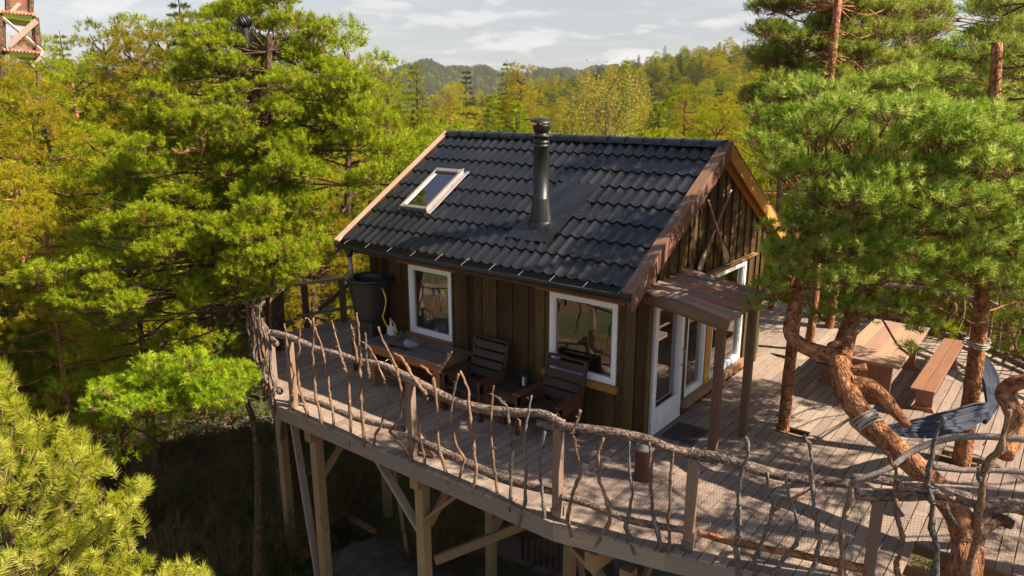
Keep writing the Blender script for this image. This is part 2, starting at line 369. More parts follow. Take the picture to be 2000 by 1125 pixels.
# ground
m, nt_, p = mat('forest_floor'); g = N(nt_, 'ShaderNodeTexCoord').outputs['Object']
a = noise(nt_, g, .35, 6, .6); b = noise(nt_, g, 5, 7, .75); c0 = noise(nt_, g, 30, 5, .8)
soil = ramp(nt_, b, [(.3, (.045, .024, .014)), (.5, (.16, .08, .042)), (.7, (.30, .17, .10))])
moss = ramp(nt_, c0, [(.3, (.03, .045, .008)), (.7, (.12, .13, .02))])
rock = ramp(nt_, c0, [(.3, (.2, .16, .14)), (.7, (.38, .32, .3))])
c = mixcol(nt_, ramp(nt_, a, [(.42, (0, 0, 0)), (.55, (1, 1, 1))]), soil, moss)
c = mixcol(nt_, ramp(nt_, noise(nt_, g, .22, 5, .6, 1.), [(.60, (0, 0, 0)), (.64, (1, 1, 1))]), c, rock)
nt_.links.new(c, p.inputs['Base Color']); p.inputs['Roughness'].default_value = .95
bump(nt_, p, mth(nt_, 'ADD', b, mth(nt_, 'MULTIPLY', c0, .5)), 1.0, .12); MT['ground'] = m
m, nt_, p = mat('grey_rock'); g = N(nt_, 'ShaderNodeTexCoord').outputs['Object']
b = noise(nt_, g, 3, 8, .7)
nt_.links.new(ramp(nt_, b, [(.3, (.04, .035, .03)), (.6, (.11, .10, .09)), (.8, (.17, .16, .13))]), p.inputs['Base Color']); p.inputs['Roughness'].default_value = .9
bump(nt_, p, b, .8, .08); MT['rock'] = m
# ------------------------------------------------------------------ terrain
def sstep(a, b, x): t = np.clip((x-a)/(b-a), 0, 1); return t*t*(3-2*t)
def hgt(x, y):
    x = np.asarray(x, float); y = np.asarray(y, float)
    dx = x-CAM[0]; dy = y-CAM[1]; r = np.hypot(dx, dy); th = np.degrees(np.arctan2(dx, dy)); tl = np.degrees(YAW)
    h = -4.0+.25*np.sin(x*.31+1)*np.cos(y*.27)+.12*np.sin(x*.9)*np.sin(y*.8+2)
    h = h-7*sstep(34, 110, r)
    h = h+.9*np.sin(x*.07+y*.03)*sstep(14, 40, r)
    a = (th+23.5)/15.0
    h = h+19*np.exp(-a**2)*np.exp(-((r-215)/95)**2)+7*np.exp(-((th+2)/9)**2)*np.exp(-((r-260)/110)**2)
    h = h+6*np.exp(-((th+64)/12)**2)*sstep(30, 90, r)*np.exp(-((r-80)/60)**2)
    f = sstep(520, 1050, r)
    sk = 41+4.5*np.sin(th*.55+1.2)+3*np.sin(th*1.37)+1.5*np.sin(th*3.1+.6)
    h = h+f*sk-10*sstep(250, 500, r)*(1-f)
    h = h+f*6*np.sin(r*.012+th*.4)*(1-sstep(1050, 1400, r))
    h = h-60*sstep(1400, 5000, r)
    return h
radii = [0]+list(np.geomspace(1.5, 5200, 120)); NA = 200
P = []
for rr in radii[1:]:
    for k in range(NA):
        a = 2*math.pi*k/NA; P.append((CAM[0]+rr*math.cos(a), CAM[1]+rr*math.sin(a)))
P = np.array(P); z = hgt(P[:, 0], P[:, 1]); vs = [(CAM[0], CAM[1], float(hgt(CAM[0], CAM[1])))]+[(a, b, c) for (a, b), c in zip(P.tolist(), z.tolist())]
fs = [(0, 1+k, 1+(k+1) % NA) for k in range(NA)]
for i in range(len(radii)-2):
    for k in range(NA):
        k2 = (k+1) % NA; b0 = 1+i*NA; b1 = b0+NA; fs.append((b0+k, b1+k, b1+k2, b0+k2))
me = bpy.data.meshes.new('ground'); me.from_pydata(vs, [], fs); me.materials.append(MT['ground'])
me.polygons.foreach_set('use_smooth', [True]*len(fs))
o = bpy.data.objects.new('ground', me); COL.objects.link(o); tag(o, kind='structure')
# smooth grey rock under the deck
def boulder(loc, sc, label, seed, name='boulder', grp=None):
    bm = bmesh.new(); bmesh.ops.create_icosphere(bm, subdivisions=4, radius=1)
    rs = random.Random(seed); ph = [rs.random()*6 for _ in range(9)]
    for v in bm.verts:
        c = v.co; k = 1+.14*math.sin(c.x*3+ph[0])*math.sin(c.y*2.6+ph[1])+.08*math.sin(c.x*7+ph[2]+c.z*5)+.05*math.sin(c.y*13+ph[3])*math.sin(c.z*9+c.x*11)
        v.co = Vector((c.x*sc[0]*k, c.y*sc[1]*k, c.z*sc[2]*k))
    me = bpy.data.meshes.new(name); bm.to_mesh(me); bm.free(); me.materials.append(MT['rock']); me.polygons.foreach_set('use_smooth', [True]*len(me.polygons))
    o = bpy.data.objects.new(name, me); COL.objects.link(o); o.location = loc; return tag(o, label, 'rock', grp)
boulder((-4.3, -.9, -4.2), (1.9, 1.2, .75), 'broad smooth grey rock in the shade under the front of the deck', 3)
boulder((-.6, 2.5, -4.0), (1.5, 1.2, 1.1), 'rock bulging up under the middle of the deck', 9)

# ------------------------------------------------------------------ deck
FRONT = [(-8.43, .1), (-7.42, -1.34), (-5.19, -2.39), (.16, -2.43), (1.46, -2.14), (2.22, -1.92), (3.2, -1.62), (4.2, -1.1), (5.6, -.6), (7.2, 1.2)]
BACK = [(-8.43, .1), (-7.9, 1.6), (-7, 5.6), (-1, 8.7), (2.6, 8.2), (4.3, 6.6), (6.5, 4.5), (7.2, 1.2)]
def chain(c, x):
    for a, b in zip(c, c[1:]):
        if a[0] <= x <= b[0]: return a[1]+(b[1]-a[1])*(x-a[0])/(b[0]-a[0])
    return c[0][1] if x < c[0][0] else c[-1][1]
deck = thing('wooden_deck', 'weathered grey-brown plank deck standing on tall timber posts around the cabin', 'deck', (0, 0, 0))
T1 = (1.49, 1.70); T2 = (3.71, 2.22); T3 = (4.10, -.70); T4 = (4.75, 1.75); T5 = (.98, 5.25)
HOLES = [(-5.49, -.01, .01, 4.27), (T1[0]-.13, T1[0]+.16, T1[1]-.15, T1[1]+.15), (T2[0]-.2, T2[0]+.26, T2[1]-.22, T2[1]+.2), (T3[0]-.42, T3[0]+.4, T3[1]-.3, T3[1]+.42), (T4[0]-.25, T4[0]+.3, T4[1]-.25, T4[1]+.25)]
b = MB(); BW = .148; x = -8.42; i = 0
while x < 7.15:
    x1 = min(x+BW-.013, 7.19); f0, f1 = chain(FRONT, x), chain(FRONT, x1); k0, k1 = chain(BACK, x), chain(BACK, x1)
    cuts = []
    for hx0, hx1, hy0, hy1 in HOLES:
        if x1 > hx0 and x < hx1: cuts.append((hy0, hy1))
    segs = []; cuts.sort(); cur = None
    lo = max(f0, f1)
    pts = [None]+[c for c in cuts]+[None]
    st = None
    for j in range(len(cuts)+1):
        a = cuts[j-1][1] if j else None; e = cuts[j][0] if j < len(cuts) else None
        segs.append((a, e))
    jo = random.uniform(.2, 2.4)
    for a, e in segs:
        ya0 = f0 if a is None else a; ya1 = f1 if a is None else a; ye0 = k0 if e is None else e; ye1 = k1 if e is None else e
        if min(ye0, ye1)-max(ya0, ya1) < .05: continue
        ys = [None]; y = lo+jo
        while y < min(ye0, ye1)-.1:
            if y > max(ya0, ya1)+.1: ys.append(y)
            y += 3.3
        ys.append(None)
        for q in range(len(ys)-1):
            s0, s1 = (ya0, ya1) if ys[q] is None else (ys[q]+.004,)*2
            e0, e1 = (ye0, ye1) if ys[q+1] is None else (ys[q+1]-.004,)*2
            t = -.0+random.uniform(-.003, .003); zb = t-.028
            b.hexa([(x1, s1, zb), (x1, e1, zb), (x, e0, zb), (x, s0, zb), (x1, s1, t), (x1, e1, t), (x, e0, t), (x, s0, t)])
    x += BW; i += 1
b.build('deck_boards', MT['deck'], deck)
b = MB()
rim = [(-8.2, .0)]+FRONT[1:]
def inset(c, d):     # shift polyline inwards (towards +y)
    out = []
    for i, p in enumerate(c):
        a = Vector(c[max(i-1, 0)]); e = Vector(c[min(i+1, len(c)-1)]); t = (e-a).normalized(); n = Vector((-t.y, t.x)); out.append((p[0]+n.x*d, p[1]+n.y*d))
    return out
RI = inset(FRONT, .035)
for a, e in zip(RI, RI[1:]): b.bar((a[0], a[1], -.142), (e[0], e[1], -.142), .045, .21)
RB = inset(BACK[::-1], .035)
for a, e in zip(RB, RB[1:]): b.bar((a[0], a[1], -.142), (e[0], e[1], -.142), .045, .21)
b.build('rim_board', MT['rim'], deck)
b = MB(); y = -1.9
while y < 8.2:                     # joists across the boards
    xs = [x_ for x_ in np.arange(-8.3, 7.1, .1) if chain(FRONT, x_)+.12 < y < chain(BACK, x_)-.1]
    if xs: b.bar((xs[0], y, -.135), (xs[-1], y, -.135), .045, .2)
    y += .6
b.build('joist', MT['post'], deck)
def gz(x, y): return float(hgt(x, y))
PO = [(-4.65, -2.12), (-2.28, -2.12), (.95, -2.0), (3.3, -1.2), (-7.0, -1.2), (-6.6, 1.0), (-3.1, .35), (-1.1, -.1), (-5.2, 3.4), (-1.2, 3.6), (2.2, 1.6), (2.3, 5.2), (-6.2, 5.6), (5.6, 2.2), (-3.6, 6.6)]
for n_, (px, py) in enumerate(PO):
    b = MB(); b.bar((px, py, gz(px, py)-.3), (px, py, -.5), .15, .15, up=(0, 1, 0)); b.build('support_post', MT['post'], deck)
for p0, p1, w_ in [((-4.65, -2.28, -.39), (-4.65, 4, -.39), .15), ((-2.28, -2.28, -.39), (-2.28, 4, -.39), .15), ((.62, -2.32, -.39), (1.3, 5.0, -.39), .15), ((3.3, -1.42, -.39), (3.3, 6, -.39), .15), ((-7.0, -1.35, -.39), (-7., 5, -.39), .15)]:
    b = MB(); b.bar(p0, p1, w_, .22); b.build('beam', MT['post'], deck)
for p0, p1, c_ in [((-3.2, -2.15, -.32), (-2.32, -2.15, -1.22), 'rim'), ((-1.50, -2.1, -.32), (-2.25, -2.12, -1.05), 'post'), ((-2.28, -1.3, -.5), (-2.28, -2.0, -1.2), 'post'),
                   ((-4.65, -1.3, -.5), (-4.65, -2.05, -1.2), 'post'), ((.25, -2.1, -.45), (.95, -2.0, -1.0), 'post'), ((1.6, -1.95, -.45), (.98, -2.0, -1.0), 'post'), ((.98, -1.1, -.5), (.95, -2.0, -1.1), 'post'),
                   ((-5.1, -2.2, -.35), (-4.72, -2.15, -4.0), 'rim'), ((-5.8, -1.9, -.4), (-7.0, -1.2, -1.6), 'post')]:
    b = MB(); b.bar(p0, p1, .048, .12, up=(0, 1, 0)); b.build('brace', MT[c_], deck)
# long cross-bracing under the deck
for p0, p1 in [((-2.2, -2.0, -1.75), (-1.1, -.15, -1.35)), ((-2.2, -2.0, -2.25), (-.3, -.5, -3.9)), ((-1.0, -.3, -1.4), (.75, -1.7, -3.2)), ((-6.6, 1.0, -1.2), (-4.7, -.2, -3.9)), ((-3.1, .35, -2.6), (-4.3, 1.9, -.6)), ((-3.1, .35, -2.9), (-2.2, .8, -.7))]:
    b = MB(); b.bar(p0, p1, .05, .15); b.build('brace', MT['post'], deck)
for (sx, sy) in [(-3.2, 4.2)]:
    st = thing('garden_steps', 'pale wooden steps in the sunlight seen far under the deck', 'steps', (-9.6, 3.4, -4.0), rz=rad(-20))
    for s_ in (-.4, .4): b = MB(); b.bar((s_, -.1, .05), (s_, 1.9, 2.0), .04, .16, up=(0, 0, 1)); b.build('stringer', MT['rim'], st)
    for q in range(9): b = MB(); b.box((-.5, -.1+q*.21, .12+q*.215), (.5, .12+q*.21, .15+q*.215)); b.build('tread', MT['rim'], st)
# ------------------------------------------------------------------ cabin
L, W, XR, XL, ZR, SL = 5.51, 4.28, .172, -5.682, 4.125, .607
def ztop(y): return ZR-SL*abs(W/2-y)          # height of the bargeboard top edge line
cab = thing('cabin', 'small dark board cabin with black tiled gable roof on the wooden deck', 'cabin', (-2.75, 2.14, 0))
CAB0 = Vector((-2.75, 2.14, 0)); cab.location = (0, 0, 0)
WT = .16                                        # wall thickness
def zwall(y): return ztop(y)-.16
class Wall:                                     # boards standing on a wall; axis 'x' front, 'y' gable
    def __init__(s, f): s.f = f                 # f(u, depth, z) -> xyz ; depth grows outwards
    def piece(s, b, u0, u1, d0, d1, z0, za, zb):
        if za-z0 < .01 and zb-z0 < .01: return
        f = s.f; c = [f(u0, d0, z0), f(u0, d0, za), f(u0, d1, za), f(u0, d1, z0), f(u1, d0, z0), f(u1, d0, zb), f(u1, d1, zb), f(u1, d1, z0)]
        b.hexa(c)
    def boards(s, b, ulo, uhi, pitch, bw, d0, d1, z0, top, openings, start=0.0, split=()):
        u = ulo+start
        while u < uhi:
            edges = [max(u, ulo), min(u+bw, uhi)]
            cuts = sorted([e for o in openings for e in o[:2] if edges[0] < e < edges[1]]+[e for e in split if edges[0] < e < edges[1]])
            es = [edges[0]]+cuts+[edges[1]]
            for a, c in zip(es, es[1:]):
                if c-a < .004: continue
                mid = (a+c)/2; hit = [o for o in openings if o[0]-1e-6 <= mid <= o[1]+1e-6]
                if hit:
                    o = hit[0]
                    if o[2] > z0+.01: s.piece(b, a, c, d0, d1, z0, o[2], o[2])
                    ta, tb = top(a), top(c)
                    if min(ta, tb) > o[3]+.01: s.piece(b, a, c, d0, d1, o[3], ta, tb)
                else: s.piece(b, a, c, d0, d1, z0, top(a), top(c))
            u += pitch
WIN = [(-4.589, -3.587, .772, 1.99), (-1.597, -.441, .772, 1.99)]
GW = [(.20, 1.14, .0, 2.06), (1.25, 1.97, .27, 2.06), (2.17, 3.52, .27, 2.06)]
fr = Wall(lambda u, d, z: (u, -d, z)); ga = Wall(lambda u, d, z: (d, u, z)); bk = Wall(lambda u, d, z: (u, W+d, z)); gl = Wall(lambda u, d, z: (-L-d, u, z))
HB = [(-.05)]
for nm, wl, lo, hi, op, top, sp in [('front_wall', fr, -L, 0, WIN, lambda u: zwall(0), ()), ('gable_wall', ga, 0, W, GW, zwall, (W/2,)), ('back_wall', bk, -L, 0, [], lambda u: zwall(0), ()), ('gable_wall', gl, 0, W, [], zwall, (W/2,))]:
    b = MB(); g_ = -.02
    wl.boards(b, lo, hi, .31, .29, -.022, 0, -.16, top, op, start=.02 if wl is fr else 0, split=sp)
    wl.boards(b, lo, hi, .31, .155, .001, .026, -.16, top, op, start=-.06, split=sp)
    o = b.build(nm, MT['clad'], cab)
for nm, wl, lo, hi, op, top, sp in [('inner_wall', fr, -L+.05, -.05, WIN, lambda u: zwall(0), ()), ('inner_wall', ga, .05, W-.05, GW, zwall, (W/2,)), ('inner_wall', bk, -L+.05, -.05, [], lambda u: zwall(0), ()), ('inner_wall', gl, .05, W-.05, [], zwall, (W/2,))]:
    b = MB(); wl.boards(b, lo, hi, .5, .5, -WT, -.03, -.12, top, op, split=sp); b.build(nm, MT['inner'], cab)
b = MB(); x = -L+.03
while x < -.05: b.box((x, .04, -.03), (min(x+.13, -.03), W-.04, .0), grain='y'); x += .134
b.build('floor', MT['inner'], cab)
# corner boards
for cx_, cy_, sx_, sy_ in [(0, 0, 1, -1), (-L, 0, -1, -1), (0, W, 1, 1), (-L, W, -1, 1)]:
    b = MB(); x0, x1 = sorted((cx_+sx_*.045, cx_-sx_*.11)); y0, y1 = sorted((cy_+sy_*.025, cy_+sy_*.045)); b.box((x0, y0, -.17), (x1, y1, zwall(0)-.02), grain='z')
    x0, x1 = sorted((cx_+sx_*.025, cx_+sx_*.045)); y0, y1 = sorted((cy_+sy_*.024, cy_-sy_*.11)); b.box((x0, y0, -.17), (x1, y1, zwall(0)-.02), grain='z'); b.build('corner_board', MT['clad'], cab)
# windows
def window(wl, u0, u1, z0, z1, fw=.072, mat_='white', glassm='glass', dep=.03, name='window', parent=None, boards=True):
    b = MB(); f = wl.f
    def bx(ua, ub, za, zb, d0, d1, r=.5):
        p = [f(ua, d0, za), f(ub, d0, za), f(ub, d1, za), f(ua, d1, za), f(ua, d0, zb), f(ub, d0, zb), f(ub, d1, zb), f(ua, d1, zb)]; b.hexa(p, r=r)
    for (ua, ub, za, zb) in [(u0, u0+fw, z0, z1), (u1-fw, u1, z0, z1), (u0+fw, u1-fw, z0, z0+fw), (u0+fw, u1-fw, z1-fw, z1)]: bx(ua, ub, za, zb, -.08, dep)
    g_ = .018                                  # inner sash lip
    for (ua, ub, za, zb) in [(u0+fw, u0+fw+g_, z0+fw, z1-fw), (u1-fw-g_, u1-fw, z0+fw, z1-fw), (u0+fw+g_, u1-fw-g_, z0+fw, z0+fw+g_), (u0+fw+g_, u1-fw-g_, z1-fw-g_, z1-fw)]: bx(ua, ub, za, zb, -.07, dep-.018)
    w_ = b.build(name, MT[mat_], parent or cab, bevel=.003)
    b = MB(); p = [f(u0+fw+g_, -.03, z0+fw+g_), f(u1-fw-g_, -.03, z0+fw+g_), f(u1-fw-g_, -.03, z1-fw-g_), f(u0+fw+g_, -.03, z1-fw-g_)]
    b.add(p, [(0, 1, 2, 3)], [(0, 0, 0)]*4); b.build('pane', MT[glassm], w_)
    return w_
for (u0, u1, z0, z1) in WIN:
    w_ = window(fr, u0, u1, z0, z1)
    b = MB(); b.box((u0-.25, -.06, z1+.002), (u1+.12, -.026, z1+.12)); b.box((u0-.3, -.10, z1+.121), (u1+.2, -.026, z1+.15)); b.build('header', MT['trim'], w_)
    b = MB(); b.box((u0-.1, -.10, z0-.10), (u1+.06, -.026, z0-.004)); b.build('sill', MT['trim'], w_)
for (u0, u1, z0, z1) in GW[1:]: w_ = window(ga, u0, u1, z0, z1, fw=.075, glassm='glassdoor')
b = MB(); b.box((.026, 1.16, .16), (.13, 3.64, .262), grain='y'); b.build('sill', MT['pine'], w_)
b = MB(); b.box((.026, 1.2, 2.064), (.045, 3.65, 2.12), grain='y'); b.box((.026, 1.15, 2.121), (.11, 3.80, 2.15), grain='y'); b.build('header', MT['pine'], w_)
b = MB(); b.box((.026, 1.972, .263), (.05, 2.168, 2.062), grain='z'); b.build('mullion', MT['soffit'], w_)
b = MB(); b.box((.026, 1.144, .263), (.044, 1.248, 2.062), grain='z'); b.build('mullion', MT['clad'], w_)
# glazed door
dr = window(ga, .20, 1.14, .03, 2.05, fw=.105, glassm='glassdoor', dep=.045, name='door')
b = MB(); b.box((.0, .306, .136), (.038, 1.034, .42)); b.box((.038, .35, .18), (.046, .99, .38)); b.build('kick_panel', MT['white'], dr, bevel=.004)
b = MB(); b.tube([(.05, 1.09, 1.13), (.095, 1.09, 1.12), (.10, 1.085, 1.0), (.095, 1.08, .89), (.05, 1.08, .88)], .011, seg=8, sub=3); b.build('handle', MT['steel'], dr)
# roof --------------------------------------------------------------
TD = .075                                        # tiles lie this far below the bargeboard tops
CS = 1/math.sqrt(1+SL*SL)
def slope_pt(side, x, s, up):                    # s = distance down the slope from the ridge
    y = W/2-side*s*CS if side > 0 else W/2+s*CS
    n = (0, -SL*CS, CS) if side > 0 else (0, SL*CS, CS)
    return Vector((x, y+n[1]*up, ZR-TD-SL*s*CS+up*CS))
SMAX = (W/2+.60)/CS; NC = 8; CL = (SMAX-.0)/NC; PT = .186
roof = None
def tiles(side):
    x0, x1 = XL+.11, XR-.10
    nx = int(round((x1-x0)/PT))*12; vs, gs, fs = [], [], []
    rows = []
    for c in range(NC):
        for q, (t, u) in enumerate([(0, 0), (.3, .25), (.7, .75), (1.0, 1.0), (1.0, -.1)]):
            s = (c+t)*CL if q < 4 else (c+1)*CL-.001
            rows.append((s, .004+.024*u))
    sky_ = (-4.9, -4.24)
    for s, u in rows:
        for i in range(nx+1):
            x = x0+(x1-x0)*i/nx; ph = (x-x0)/PT
            a = abs(math.sin(math.pi*ph)); prof = .036*(1-math.sqrt(a*a+.012))
            scal = .022*(a-.6) if abs(s/CL-round(s/CL)) < .02 and s > .1 else 0
            v = slope_pt(side, x, s+scal, u+prof+.004*math.sin(x*3.1+s*2.2)); vs.append(v); gs.append((x, s, 0))
    for r in range(len(rows)-1):
        for i in range(nx):
            xm = x0+(x1-x0)*(i+.5)/nx
            if side > 0 and -4.88 < xm < -4.28 and 1.22 < (rows[r][0]+rows[r+1][0])/2 < 2.26: continue
            a = r*(nx+1)+i; f = (a, a+nx+1, a+nx+2, a+1) if side > 0 else (a, a+1, a+nx+2, a+nx+1); fs.append(f)
    b = MB(); b.add(vs, fs, gs, smooth=True)
    o = b.build('roof', MT['tile'], cab)
    m = o.modifiers.new('e', 'EDGE_SPLIT'); m.split_angle = rad(38)
    return o
roof = tiles(1); rback = tiles(-1)
b = MB()   # roof underside boarding
for sd_, xa_, xb_, sa_, sb_ in [(-1, XL+.05, XR-.05, .02, SMAX-.03), (1, XL+.05, -4.90, .02, SMAX-.03), (1, -4.26, XR-.05, .02, SMAX-.03), (1, -4.90, -4.26, .02, 1.18), (1, -4.90, -4.26, 2.30, SMAX-.03)]:
    a = [slope_pt(sd_, xa_, sa_, -.07), slope_pt(sd_, xb_, sa_, -.07), slope_pt(sd_, xb_, sb_, -.07), slope_pt(sd_, xa_, sb_, -.07)]
    c8 = a+[p+Vector((0, 0, .04)) for p in a]; b = MB(); b.hexa(c8); b.build('roof_boarding', MT['soffit'], cab)
# ridge caps
x = XL+.12
while x < XR-.12:
    b = MB(); x1 = min(x+.33, XR-.1); vs, gs, fs = [], [], []
    for xi, (xx, sc) in enumerate([(x, .98), (x1-.03, 1.0), (x1-.03, 1.07), (x1+.005, 1.07)]):
        for k in range(13):
            th = math.pi*(k/12); yy = math.cos(th)*.125*sc; zz_ = math.sin(th)**.8*.075*sc-(.02+abs(math.cos(th))**3*.03)
            vs.append((xx, W/2+yy, ZR-TD+.035+zz_)); gs.append((xx, yy, 0))
    for xi in range(3):
        for k in range(12): a = xi*13+k; fs.append((a, a+1, a+14, a+13)[::-1])
    b.add(vs, fs, gs, smooth=True); b.build('ridge_cap', MT['tile'], roof); x += .33
# bargeboards
def bargeboard(xa, xb, side, mt, mf, outx):
    def P(x, y, z): return (x, y, z)
    ye = -.71 if side > 0 else W+.71; ym = W/2
    b = MB()
    lo = [Vector(P(xa, ye, ztop(ye)-.03)), Vector(P(xa, ym, ZR-.03)), Vector(P(xb, ym, ZR-.03)), Vector(P(xb, ye, ztop(ye)-.03))]
    if side < 0: lo = [lo[1], lo[0], lo[3], lo[2]]
    b.hexa(lo+[p+Vector((0, 0, .03)) for p in lo]); b.build('bargeboard', MT[mt], cab)
    b = MB(); x0, x1 = (xb-.032, xb-.004) if outx > 0 else (xa+.004, xa+.032)
    dz = .235
    c = [Vector((x0, ye, ztop(ye)-.031-dz)), Vector((x0, ym, ZR-.031-dz)), Vector((x1, ym, ZR-.031-dz)), Vector((x1, ye, ztop(ye)-.031-dz))]
    if side < 0: c = [c[1], c[0], c[3], c[2]]
    b.hexa(c+[p+Vector((0, 0, dz)) for p in c]); b.build('bargeboard', MT[mf], cab)
    x0, x1 = (.03, .058) if outx > 0 else (-L-.058, -L-.03)
    c = [Vector((x0, ye+.12*side, ztop(ye)-.32+.12*SL)), Vector((x0, ym, ZR-.33)), Vector((x1, ym, ZR-.33)), Vector((x1, ye+.12*side, ztop(ye)-.32+.12*SL))]
    if side < 0: c = [c[1], c[0], c[3], c[2]]
    b = MB(); b.hexa(c+[p+Vector((0, 0, .20)) for p in c]); b.build('rafter_board', MT[mf if side > 0 else 'soffit'], cab)
bargeboard(XR-.17, XR, 1, 'rakeR', 'rakeR', 1); bargeboard(XR-.17, XR, -1, 'rakeR', 'soffit', 1)
bargeboard(XL, XL+.13, 1, 'rakeL', 'rakeR', -1); bargeboard(XL, XL+.13, -1, 'rakeL', 'rakeR', -1)
b = MB(); b.add([(XL+.131, -.60, ztop(-.6)-.005), (XL+.133, W/2, ZR-.005), (XL+.133, W/2, ZR-.12), (XL+.131, -.6, ztop(-.6)-.12)], [(0, 1, 2, 3)], [(0, 0, 0)]*4); b.build('flashing', MT['dark2'], roof)
# fascia, gutter, downpipe
b = MB(); b.box((XL+.12, -.57, ztop(-.57)-.30), (XR-.04, -.54, ztop(-.57)-.11)); b.build('fascia', MT['dark2'], cab)
b = MB(); vs, gs, fs = [], [], []; gr = .085; gzc = 2.345; gyc = -.66
prof = [(math.cos(math.pi+math.pi*k/12)*gr, math.sin(math.pi+math.pi*k/12)*gr) for k in range(13)]
prof = [(-gr-.0, .0)]+prof[1:]+[(gr, .05)]
prof += [(p[0]*.93, p[1]*.93+.004) for p in prof[::-1]]
for xx, dz in ((XL+.06, -.03), (XR-.03, 0)):
    for (yy, z_) in prof: vs.append((xx, gyc+yy, gzc+z_+dz)); gs.append((xx, yy, z_))
n_ = len(prof)
for k in range(n_): k2 = (k+1) % n_; fs.append((k, k2, n_+k2, n_+k))
fs += [tuple(range(n_)), tuple(n_+k for k in range(n_))[::-1]]
b.add(vs, fs, gs, smooth=False)
b.tube([(XL+.06, gyc-gr, gzc-.026), (XR-.03, gyc-gr, gzc+.004)], .009, seg=6)
gut = b.build('gutter', MT['plastic'], cab)
for q in range(11):
    xx = XL+.3+q*.535; b = MB(); b.bar((xx, gyc-gr, gzc+.012), (xx+.01, -.575, gzc+.09), .012, .004); b.build('gutter_clip', MT['alu'], gut)
b = MB(); b.tube([(-5.35, gyc, gzc-.07), (-5.35, gyc, gzc-.22)], .055, seg=12); b.build('outlet', MT['plastic'], gut)
b = MB(); b.tube([(-5.35, gyc, gzc-.22), (-5.35, gyc+.02, 1.69)], .038, seg=12); b.build('downpipe', MT['alu'], gut)
# flashing sheet + chimney
b = MB(); fl = []
FX = [(-2.66, -1.42), (-2.58, -1.20)]
c = [slope_pt(1, -2.36, 2.62, .048), slope_pt(1, -1.58, 2.62, .048), slope_pt(1, -1.42, 1.2, .05), slope_pt(1, -2.14, 1.2, .05)]
nx, ny = 14, 20; vs, gs, fs = [], [], []
for j in range(ny+1):
    for i in range(nx+1):
        u, v = i/nx, j/ny; p = (c[0]*(1-u)+c[1]*u)*(1-v)+(c[3]*(1-u)+c[2]*u)*v
        e = min(1, 6*min(u, 1-u), 6*min(v, 1-v)); vs.append(p+Vector((0, -.3, .5))*(.012*e+.016*(math.sin(u*9+v*3)*math.sin(v*11+1)+.6*math.sin(u*17+1)*math.sin(v*6)))); gs.append((u, v, 0))
for j in range(ny):
    for i in range(nx): a = j*(nx+1)+i; fs.append((a, a+1, a+nx+2, a+nx+1))
b.add(vs, fs, gs, smooth=True); b.build('flashing', MT['tile'], roof)
CX, CY = -1.985, .27
b = MB(); b.lathe([(.175, 2.80), (.163, 3.0), (.138, 3.22), (.125, 3.30)], (CX, CY, 0)); b.lathe([(.19, 2.80), (.20, 2.93), (.185, 2.96)], (CX, CY, 0))
b.lathe([(.125, 3.30), (.117, 3.304), (.117, 4.060), (.123, 4.065), (.123, 4.085), (.117, 4.090), (.117, 4.110), (.123, 4.115), (.123, 4.135), (.117, 4.140), (.117, 4.200), (.14, 4.205), (.165, 4.210), (.165, 4.225), (.1, 4.230), (.1, 4.260)], (CX, CY, 0))
ch = b.build('chimney', MT['black'], cab)
b = MB(); b.lathe([(.095, 4.260), (.105, 4.270), (.135, 4.360), (.135, 4.375), (.10, 4.375), (.095, 4.300)], (CX, CY, 0))
for k in range(3): a = k*2.1+.5; b.bar((CX+.1*math.cos(a), CY+.1*math.sin(a), 4.360), (CX+.1*math.cos(a), CY+.1*math.sin(a), 4.435), .015, .015)
b.build('cowl', MT['black'], ch)
b = MB(); b.lathe([(0, .035), (.09, .02), (.165, -.012), (.165, -.02), (0, .0)], (0, 0, 0)); o = b.build('cap', MT['black'], ch); o.location = (CX-.01, CY, 4.440); o.rotation_euler = (rad(3), rad(6), 0)
# skylight
def roofbox(b, x0, x1, s0, s1, u0, u1, r=.5):
    c = [slope_pt(1, x0, s1, u0), slope_pt(1, x1, s1, u0), slope_pt(1, x1, s0, u0), slope_pt(1, x0, s0, u0), slope_pt(1, x0, s1, u1), slope_pt(1, x1, s1, u1), slope_pt(1, x1, s0, u1), slope_pt(1, x0, s0, u1)]; b.hexa(c, r=r)
sx0, sx1, ss0, ss1 = -4.90, -4.26, 1.18, 2.30; b = MB()
roofbox(b, sx0, sx0+.05, ss0, ss1, .0, .115); roofbox(b, sx1-.05, sx1, ss0, ss1, .0, .115); roofbox(b, sx0+.05, sx1-.05, ss0, ss0+.09, 0, .118); roofbox(b, sx0+.05, sx1-.05, ss1-.07, ss1, 0, .11)
roofbox(b, sx1, sx1+.09, ss0-.04, ss1+.04, .035, .052); roofbox(b, sx0-.07, sx0, ss0-.04, ss1+.04, .035, .052)
roofbox(b, sx1-.03, sx1+.03, ss0-.01, ss1+.01, .116, .128)
sk = b.build('skylight', MT['alu'], roof, bevel=.004)
b = MB(); roofbox(b, sx0+.05, sx1-.05, ss0+.09, ss1-.07, .07, .078)
sg = b.build('skylight_pane', MT['glasssky'], roof)
b = MB(); roofbox(b, sx0+.001, sx0+.049, ss0+.01, ss1-.01, -.30, -.001); roofbox(b, sx1-.049, sx1-.001, ss0+.01, ss1-.01, -.30, -.001); roofbox(b, sx0+.05, sx1-.05, ss0+.01, ss0+.05, -.3, -.001); roofbox(b, sx0+.05, sx1-.05, ss1-.05, ss1-.01, -.3, -.001); b.build('skylight_lining', MT['white'], roof)
